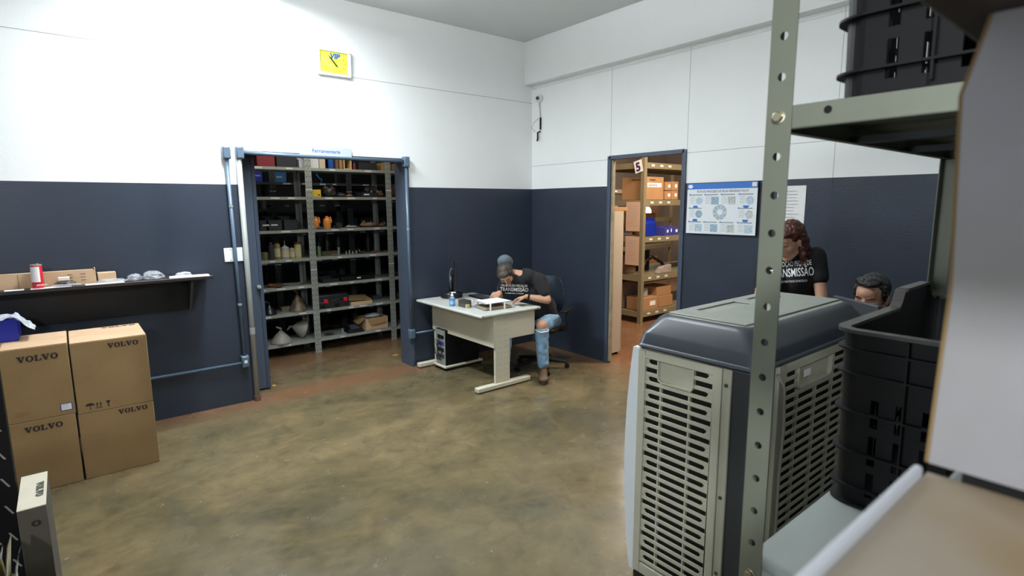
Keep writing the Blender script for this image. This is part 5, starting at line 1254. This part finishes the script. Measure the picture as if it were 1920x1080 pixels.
for i, px in enumerate((634, 648, 654, 660, 667, 673)):
    cyl(px, 3, .011+.004*(i == 0), .035+.008*(i % 3)+(.06 if i == 0 else 0), YI+.12, [(1, 0), (1, 1), (.7, 1), (.7, .6), (0, .6)], bolt_m if i % 2 else steel_l, ('tall', 'second', 'third', 'fourth', 'fifth', 'last')[i]+' metal socket from the left standing on the socket shelf', 'socket', 'socket', grp='sockets standing in a row')
part_blob(626, 3, .05, .04, .014, bronze, 21, 'brass fittings at the front of the socket shelf', y=YI+.02)
part_blob(700, 3, .07, .05, .018, mat('red_rags', '7a4038', .7), 22, 'reddish hose pieces on the socket shelf')
part_blob(678, 3, .06, .05, .022, gm, 23, 'oily ratchet on the socket shelf')
part_blob(722, 3, .05, .05, .016, bronze, 24, 'tan washers at the right end of the socket shelf')
# dark cylinders standing on the rear shelf
for i, px in enumerate((600, 613, 634, 690, 705)):
    cyl(px, 3, .045, .30+.03*(i % 2), 2.2, [(1, 0), (1, 1), (0, 1)], gm if i == 1 else blackbin, ('first', 'shiny second', 'third', 'fourth', 'fifth')[i]+' tall dark tube from the left on the rear shelving', 'steel_tube', 'tube', z=1.0365 if i < 3 else 1.0365, grp='dark tubes on the rear shelving')
# level 2 (.825)
part_blob(506, 2, .07, .05, .030, mat('orange_rope', 'a5602c', .8, col2='3a2c22', scale=30), 31, 'orange and dark cord heap at the left of the third shelf from below')
part_blob(516, 2, .05, .04, .028, rust, 32, 'rusty chain hanging at the front edge left', y=YI-.005)
y = YI+.03; z = LV[2]+.0165
one(MB().tube([at(530+i*6, 0, 1, y)*1 if 0 else V((X(528+i*6, y), y+.05+.02*math.sin(i), z+.008+.025*((i-3)/3)**2)) for i in range(7)], .006, mat('pale_hose', '8f8a80', .5), 8), 'hose', 'thin pale curved hose on the third shelf from below', 'hose', smooth=True)
t = box_(636, 700, 2, .05, YI, black_p, 'long flat black case with white tag on the third shelf from below', 'flat_case', 'case', .25)
MB().box(X(666, YI), X(673, YI), YI-.0015, YI-.0005, LV[2]+.04, LV[2]+.055, paper).build('label', t)
bin_(600, 632, 2, .05, YI+.02, blackbin, 'shallow dark tray left of the flat black case')
part_blob(741, 2, .04, .05, .03, rust, 33, 'brown fittings on the third shelf behind the right jamb')
# level 1 (.515)
def funnel(px, lev, r, h, y, m, label, tilt=0, dirn=(0, 0), z=None):
    x = X(px, y, 600); z = (LV[lev]+.0165) if z is None else z
    M = Matrix.Rotation(tilt, 4, 'Y')
    t = thing('funnel', (x, y, z), label, 'funnel', 'metal funnels on the lower shelves')
    prof = [(r, 0), (r*1.02, .012), (r, .02), (r*.62, h*.42), (r*.20, h*.68), (.014, h*.72), (.010, h)]
    mb = MB(); mb.lathe(prof[:6], m, n=28, M=M); zs = min(v.co.z for v in mb.bm.verts)
    for v in mb.bm.verts: v.co += V((x, y, z-zs+.001))
    mb.build('cone', t, smooth='auto')
    mb = MB(); mb.tube([M @ V((0, 0, h*.715)), M @ V((0, 0, h*.85)), M @ V((-.05, -.01, h*.98))], [.014, .013, .011], m, 12)
    for v in mb.bm.verts: v.co += V((x, y, z-zs+.001))
    mb.build('spout', t, smooth=True); return t
funnel(560, 1, .10, .27, YI+.08, mat('rusty_tin', '857c68', .5, .3, col2='4c3826', scale=9), 'rusty tin funnel standing spout up on the second shelf from below')
funnel(507, 1, .075, .16, YI+.06, black_s, 'shiny black funnel at the left of the second shelf from below')
box_(519, 546, 1, .05, YI+.15, mat('khaki_card', '6f6650', .8), 'low khaki box behind the funnels', 'low_box', 'box', .1)
gf = mat('grey_enamel', '8f8a82', .5, var=.12, scale=10)
funnel(525, 0, .120, .20, YI+.06, gf, 'wide grey funnel lying mouth down on the bottom shelf')
funnel(569, 0, .11, .20, YI+.17, gf, 'grey funnel tipped on its side against the other funnel', tilt=math.radians(-72))
# black tool case with red latches
t = thing('tool_case', (X(627, YI), YI, LV[1]+.0165), 'black tool case with two red latches on the second shelf from below', 'tool case')
x0, x1, z = X(597, YI, 570), X(655, YI, 570), LV[1]+.0165
MB().box(x0, x1, YI, YI+.28, z, z+.085, blackbin).build('base', t, bevel=.01); MB().box(x0, x1, YI, YI+.28, z+.0865, z+.165, blackbin).build('lid', t, bevel=.012)
for px in (611, 648): xx = X(px, YI, 570); MB().box(xx-.025, xx+.025, YI-.012, YI-.001, z+.065, z+.115, red_m).build('latch', t, bevel=.006)
MB().tube([(x0+.14, YI-.002, z+.10), (x0+.14, YI-.03, z+.10), (x1-.14, YI-.03, z+.10), (x1-.14, YI-.002, z+.10)], .008, blackbin, 8).build('handle', t, smooth='auto')
for px in (605, 632): xx = X(px, YI, 570); MB().box(xx-.03, xx+.03, YI-.006, YI-.0005, z+.008, z+.05, black_p).build('side_rib', t, bevel=.004)
# open cardboard lid tray
t = thing('cardboard_tray', (X(675, YI), YI, LV[1]+.0165), 'shallow cardboard tray with folded lid right of the tool case', 'box')
x0, x1 = X(658, YI-.02, 570), X(698, YI-.02, 570)
mb = MB(); mb.box(x0, x1, YI-.02, YI-.015, z, z+.045, card_lt); mb.box(x0, x1, YI+.20, YI+.205, z, z+.05, card); mb.box(x0, x1, YI-.015, YI+.2, z, z+.004, card); mb.box(x0, x0+.004, YI-.015, YI+.2, z+.004, z+.045, card); mb.box(x1-.004, x1, YI-.015, YI+.2, z+.004, z+.045, card); mb.build('body', t)
MB().hexa([(x0, YI+.02, z+.055), (x1, YI-.005, z+.05), (x1, YI+.2, z+.085), (x0, YI+.2, z+.105), (x0, YI+.02, z+.059), (x1, YI-.005, z+.054), (x1, YI+.2, z+.089), (x0, YI+.2, z+.109)], card).build('lid_flap', t)
MB().box(X(708, YI), X(722, YI), YI+.2, YI+.3, z, z+.05, steel_d).build('small_case', None, bevel=.003); o_ = bpy.data.objects['small_case']; tag(o_, 'small grey case at the right of the second shelf from below', 'case')
part_blob(742, 1, .04, .05, .05, gm, 41, 'curved metal part on the second shelf behind the right jamb')
# level 0
z = LV[0]+.0165; x0, x1 = X(686, YI, 600), X(727, YI, 600)
t = thing('open_carton', ((x0+x1)/2, YI+.1, z), 'open cardboard box of white rags on the bottom shelf', 'box')
mb = MB(); th = .004; h = .155
for q in ((x0, x1, YI, YI+th), (x0, x1, YI+.24, YI+.244), (x0, x0+th, YI+th, YI+.24), (x1-th, x1, YI+th, YI+.24)): mb.box(*q, z, z+h, card_lt)
mb.box(x0, x1, YI, YI+.244, z, z+th, card_lt); mb.build('body', t)
MB().hexa([(x0, YI+.01, z+h), (x0, YI+.23, z+h), (x0-.09, YI+.2, z+h-.05), (x0-.09, YI+.03, z+h-.07), (x0, YI+.01, z+h+.004), (x0, YI+.23, z+h+.004), (x0-.09, YI+.2, z+h-.046), (x0-.09, YI+.03, z+h-.066)], card).build('side_flap', t)
MB().hexa([(x0+.02, YI-.001, z+h), (x1-.02, YI-.001, z+h), (x1-.04, YI-.025, z+h-.07), (x0+.06, YI-.025, z+h-.085), (x0+.02, YI-.005, z+h), (x1-.02, YI-.005, z+h), (x1-.04, YI-.029, z+h-.07), (x0+.06, YI-.029, z+h-.085)], card).build('front_flap', t)
mb = MB(); c = V(((x0+x1)/2, YI+.12, z+h+.008)); t_ = bmesh.new(); bmesh.ops.create_icosphere(t_, subdivisions=3, radius=1)
mb.faces([c+V((v.co.x*.11*(1+.3*noise.noise(v.co*2)), v.co.y*.08, v.co.z*.03*(1+.6*noise.noise(v.co*3)))) for v in t_.verts], [tuple(q.index for q in f.verts) for f in t_.faces], mat('white_rags', '9fa3a0', .9)); t_.free()
one(mb, 'rag_heap', 'white rags heaped in the open cardboard box', 'rags', smooth=True)
x0, x1 = X(651, YI, 620), X(684, YI, 620)
t = thing('scale_device', ((x0+x1)/2, YI+.05, z), 'black wedge-shaped scale with grey plate on the bottom shelf', 'scale')
MB().hexa([(x0, YI-.02, z), (x1, YI-.02, z), (x1-.02, YI+.16, z), (x0+.02, YI+.16, z), (x0+.03, YI, z+.045), (x1-.03, YI, z+.04), (x1-.04, YI+.15, z+.075), (x0+.04, YI+.15, z+.08)], black_p).build('body', t, bevel=.006)
MB().hexa([(x0+.055, YI+.012, z+.0475), (x1-.05, YI+.012, z+.0455), (x1-.065, YI+.13, z+.0725), (x0+.07, YI+.13, z+.0765), (x0+.055, YI+.012, z+.0515), (x1-.05, YI+.012, z+.0495), (x1-.065, YI+.13, z+.0765), (x0+.07, YI+.13, z+.0805)], mat('slate_plate', '454b58', .4)).build('plate', t)
part_blob(607, 0, .07, .05, .016, gm, 51, 'dark flat parts at the left of the middle bottom shelf')
cyl(633, 0, .012, .05, YI+.12, [(1, 0), (1, 1), (.7, 1), (.7, .6), (0, .6)], steel_l, 'single bright socket on the middle bottom shelf', 'socket', 'socket')
# rear bins seen through the front units
RZ = lambda k, i: ([.3, .66, 1.02, 1.38, 1.70+.05*i, 2.03][k])+.0165
for px0, px1, k, i, m_, h, lb in ((481, 501, 5, 0, bluebin, .20, 'bright blue bin on the rear shelving at the far left'), (522, 545, 5, 1, tealbin, .17, 'teal blue bin on the rear shelving with a white tag'),
                                  (505, 540, 3, 1, blackbin, .2, 'black bin on the rear shelving below the teal bin'), (655, 700, 4, 2, blackbin, .17, 'long dark bin on the rear shelving right of the blue hook'),
                                  (606, 640, 1, 1, blackbin, .16, 'dark bin low on the rear shelving')):
    bin_(px0, px1, 0, h, 2.16, m_, lb, z=RZ(k, i), tag_=(m_ in (tealbin, bluebin)))
one(MB().tube([at(593, 326, 1, 2.14), at(598, 334, 1, 2.14), at(603, 337, 1, 2.14), at(602, 343, 1, 2.14)], .012, mat('sky_blue_plastic', '2b86c8', .4), 8), 'blue_hook', 'sky blue plastic hook hanging on the rear shelving', 'hook', smooth=True)
one(MB().lathe([(.04, 0), (.04, .10), (0, .10)], steel_l, (at(494, 390, 1, 2.18).x, 2.18, RZ(4, 0)+.001), n=16), 'tin', 'shiny tin on the rear shelving at the far left', 'tin', smooth='auto')
for i, (px, m_) in enumerate(((665, card_lt), (677, card_or), (735, card_or))):
    box_(px-5, px+6, 0, .07, 2.16, m_, ('left', 'right', 'far right')[i]+' small orange carton on the rear shelving', z=RZ(4, 2) if 0 else RZ(3, 1)+.0, dp=.15, grp='small cartons on the rear shelving')
# fallen yellow scrap by the right jamb
one(MB().box(-1.70, -1.64, .52, .56, .001, .004, mat('yellow_scrap', 'c79a2a', .7)), 'floor_scrap', 'small yellow scrap on the floor inside the opening at the right', 'scrap')
one(MB().box(-3.12, -3.09, .30, .33, .001, .004, mat('yellow_scrap', 0)), 'floor_scrap', 'tiny yellow scrap on the floor beside the sliding door', 'scrap')

# ------------------------------------------------------------------ parts warehouse beyond the doorway
rk = mat('khaki_rack', '857a5e', .5, .1, var=.1, scale=6)
RX, RY = 1.865, -.27; RL = [.135, .666, 1.233, 1.762, 2.285]
def rack(x0, y0, ln, dp, levels, label, top, m=rk):
    t = thing('pallet_rack', (x0+ln/2, y0+dp/2, 0), label, 'rack')
    for x in (x0, x0+ln-.06):
        for y in (y0, y0+dp-.06):
            mb = MB(); mb.box(x, x+.06, y, y+.004, 0, top, m); mb.box(x, x+.004, y+.004, y+.06, 0, top, m); p_ = mb.build('upright', t)
            mb = MB()
            for k in range(int(top/.075)): mb.box(x+.022, x+.038, y-.0012, y-.0002, .05+k*.075, .075+k*.075, hole_m) if 0 else None
    for z in levels:
        b_ = MB(); b_.box(x0+.0605, x0+ln-.0605, y0+.002, y0+.04, z-.04, z+.04, m); b_.box(x0+.0605, x0+ln-.0605, y0+dp-.04, y0+dp, z-.04, z+.04, m); b_.build('beam', t)
        b_ = MB(); b_.box(x0+.002, x0+.04, y0+.0605, y0+dp-.0605, z-.04, z+.04, m); b_.build('end_beam', t)
        MB().box(x0+.042, x0+ln-.062, y0+.042, y0+dp-.042, z+.028, z+.036, m).build('deck', t)
        for k in range(3): MB().box(x0+.16+.2*k, x0+.23+.2*k, y0-.001, y0+.0015, z-.012, z+.016, mat('tag_paper', 0)).build('label', t)
    return t
rack(RX, RY, 2.6, .95, RL, 'khaki steel rack with cartons just beyond the doorway', 2.75)
rack(1.0, 2.3, 2.6, .9, [.2, .8, 1.4, 2.0], 'second khaki rack deeper in the warehouse', 2.6)
rack(3.7, 2.3, 2.6, .9, [.2, .8, 1.4, 2.0], 'farthest khaki rack deep in the warehouse', 2.6)
def wbox(x0, x1, y0, y1, z0, h, m, label, mark=None, grp=None, lab=False):
    t = thing('carton', ((x0+x1)/2, (y0+y1)/2, z0), label, 'box', grp); MB().box(x0, x1, y0, y1, z0, z0+h, m).build('body', t, bevel=.004)
    MB().box(x0+.003, x1-.003, (y0+y1)/2-.02, (y0+y1)/2+.02, z0+h+.0003, z0+h+.0013, tape_m).build('tape', t)
    if lab: MB().box(x0+(x1-x0)*.45, x0+(x1-x0)*.8, y0-.0015, y0-.0004, z0+h*.35, z0+h*.7, paper).build('label', t)
    return t
zz = lambda k: RL[k]+.0405
t = wbox(1.93, 2.33, -.262, .18, zz(3)+.001, .325, card_or, 'large orange-brown carton at the rack corner behind the number five sign')
MB().box(1.95, 2.28, -.2635, -.2625, zz(3)+.18, zz(3)+.24, paper).build('label', t)
text('220276776', .042, ink, (1.97, -.2638, zz(3)+.193), (1, 0, 0), (0, 0, 1), t, bold=.001, stretch=1.1, nrm=(0, -1, 0))
wordmark((2.0, -.2627, zz(3)+.27), (1, 0, 0), (0, 0, 1), .022, t); wordmark((1.9295, .0, zz(3)+.27), (0, -1, 0), (0, 0, 1), .028, t)
for i, (a, k, h) in enumerate(((2.39, 0, .125), (2.39, 1, .12), (2.56, 0, .13), (2.56, 1, .13))):
    wbox(a, a+.155, -.25, .1, zz(3)+.004+k*.135, h, card_or, ('lower left', 'upper left', 'lower right', 'upper right')[i]+' small carton of the four beside the large one', grp='small cartons on the rack', lab=True)
# blue oil bottles
for i in range(4):
    x = 2.05+i*.085; y = -.19+.02*i; z = zz(2)+.001; ob = mat('blue_oil_bottle', '10298f', .35)
    t = thing('oil_bottle', (x, y, z), ('first', 'second', 'third', 'fourth')[i]+' blue oil bottle from the left on the warehouse rack', 'bottle', 'blue oil bottles on the rack')
    MB().hexa([(x-.035, y-.03, z), (x+.035, y-.03, z), (x+.035, y+.08, z), (x-.035, y+.08, z), (x-.035, y-.03, z+.2), (x+.035, y-.03, z+.2), (x+.03, y+.06, z+.26), (x-.03, y+.06, z+.26)], ob).build('body', t, bevel=.012, seg=3)
    MB().lathe([(.016, 0), (.016, .03), (0, .03)], ob, (x-.0, y+.02, z+.24), n=12).build('cap', t, smooth='auto')
for i, (a, w_, h) in enumerate(((2.44, .10, .12), (2.55, .07, .14), (2.64, .14, .12))):
    t = wbox(a, a+w_, -.24, -.02, zz(2)+.001, h, mat('violet_blue_card', '3a3a8c', .6), ('first', 'second', 'third')[i]+' blue and white carton right of the oil bottles', grp='blue and white cartons on the rack', lab=True)
wbox(2.35, 2.68, .12, .5, zz(2)+.001, .33, card_or, 'brown carton behind the blue and white cartons')
t = wbox(1.93, 2.0, .28, .42, zz(2)+.1, .20, blue_v, 'blue item with white print left of the rack post'); 
wbox(1.93, 2.25, .22, .58, zz(2)+.001, .095, mat('grey_wrap', '8a7f74', .7), 'grey wrapped parcel under the blue item')
# level .70
one(MB().tube([(2.02, -.15, zz(1)+.03), (2.15, -.12, zz(1)+.2), (2.35, -.10, zz(1)+.24), (2.55, -.12, zz(1)+.14), (2.62, -.15, zz(1)+.03)], .022, black_p, 12), 'rubber_hose', 'thick black arched hose on the rack beside grey pouches', 'hose', smooth=True)
one(MB().hexa([(2.30, -.25, zz(1)+.001), (2.62, -.25, zz(1)+.001), (2.60, -.16, zz(1)+.001), (2.30, -.16, zz(1)+.001), (2.36, -.24, zz(1)+.09), (2.66, -.22, zz(1)+.12), (2.64, -.18, zz(1)+.13), (2.36, -.18, zz(1)+.10)], mat('grey_pouch', '9a8d84', .6, var=.3, scale=14)), 'parts_pouch', 'grey parts pouch leaning under the black hose', 'pouch', bevel=.01)
wbox(1.93, 2.2, .1, .5, zz(1)+.001, .22, card_dk, 'dark carton left of the rack post behind the cabinet')
one(MB().lathe([(.11, 0), (.11, .32), (0, .32)], black_p, (2.55, .25, zz(1)+.001), n=24), 'oil_drum', 'dark drum at the back of the hose shelf', 'drum', smooth='auto')
# level .17
wbox(1.95, 2.33, -.24, .06, zz(0)+.001, .19, card_or, 'brown carton with small white label on the lowest rack level', lab=True)
t = cyl(0, 0, .055, .13, 0, JAR, steel_l, 'grey paint tin standing on the low brown carton', 'tin', 'tin', JC, steel_l); t.location = (2.16, -.1, zz(0)+.194)
wbox(2.40, 2.75, -.20, .15, zz(0)+.001, .17, card_or, 'lower carton at the right of the lowest rack level')
wbox(2.36, 2.73, -.18, .15, zz(0)+.174, .14, card_or, 'upper carton at the right of the lowest rack level')
wbox(1.93, 2.3, .12, .6, zz(0)+.001, .40, mat('grey_carton', '6e5d54', .8), 'tall grey carton left of the rack post on the lowest level')
for i, x in enumerate((1.15, 1.75, 2.4, 3.0, 4.0, 4.7, 5.4)):
    for k, z in enumerate((.2, .8, 1.4)):
        if (i+k) % 4 == 3: continue
        wbox(x, x+.42+.05*((i*k) % 2), 2.35, 2.9, z+.0375, .34+.05*((i+k) % 3), (card_or, card_dk, card)[(i+2*k) % 3], 'cardboard carton on the far racks, level %s, bay %s' % (('low', 'middle', 'upper')[k], ('one', 'two', 'three', 'four', 'five', 'six', 'seven')[i]), grp='cartons on the far racks')
# signs hung on the rack end
t = thing('number_sign', (RX-.01, -.19, 2.24), 'white card with a dark purple 5 hung on the rack', 'sign')
Mn = Matrix.Translation((RX-.012, -.17, 2.27)) @ Matrix.Rotation(math.radians(-14), 4, 'X'); 
MB().box(-.002, .001, -.068, .068, -.085, .085, paper, Mn).build('card', t)
text('5', .165, mat('purple_ink', '3a1a5c', .6), Mn @ V((-.0022, .045, -.06)), Mn.to_3x3() @ V((0, -1, 0)), Mn.to_3x3() @ V((0, 0, 1)), t, bold=.007, stretch=1.0)
pk = mat('pinkish_paper', 'c9a58c', .8)
for i, (zc, yy) in enumerate(((1.565, -.10), (1.07, -.10))):
    t = thing('rack_notice', (RX-.012, yy, zc-.2), ('upper', 'lower')[i]+' printed sheet hung on the end of the rack', 'notice', 'printed sheets on the rack end')
    MB().box(RX-.012, RX-.010, yy-.12, yy+.13, zc-.21, zc+.21, pk).build('sheet', t)
    mb = MB()
    for k in range(10): mb.box(RX-.0128, RX-.0122, yy-.08+.01*(k % 3), yy+.09, zc+.15-k*.032, zc+.154-k*.032, MATS['faint_print'])
    mb.build('printed_lines', t)
# white cabinet inside the doorway
t = thing('white_cabinet', (.25, -.9, 0), 'tall pale cabinet standing just inside the doorway', 'cabinet')
cab = mat('cabinet_cream', 'b8ab98', .5, var=.05, scale=4)
MB().box(.055, .385, -1.125, -.62, .03, 1.665, cab).build('body', t, bevel=.003)
MB().box(.386, .402, -1.125, -.62, .03, 1.665, cab).build('door', t, bevel=.003)
for x in (.07, .35):
    for y in (-1.1, -.66): MB().box(x, x+.025, y, y+.025, 0, .0295, black_p).build('foot', t)
one(MB().box(.06, .50, -1.1, -.75, 1.668, 1.71, card_or), 'flat_carton', 'flat orange carton lying on top of the pale cabinet', 'box', bevel=.003)
# bare lamp seen between the rack levels
p = at(1214, 398, 1, 2.0); t = thing('bulb_lamp', p, 'bright bare lamp glowing deep in the warehouse', 'lamp')
glow = mat('lamp_glow', (1, .92, .82), .5, emis=14)
MB().lathe([(0, -.11), (.05, -.10), (.075, -.03), (.07, .05), (.04, .10)], glow, p, n=20).build('bulb', t, smooth=True); MB().lathe([(.04, .1005), (.04, .17), (0, .17)], steel_l, p, n=14).build('socket', t)
MB().tube([p+V((0, 0, .17)), V((p.x, p.y, 4.2))], .008, black_p, 6).build('cord', t)
bpy.data.scenes.remove(TMP)
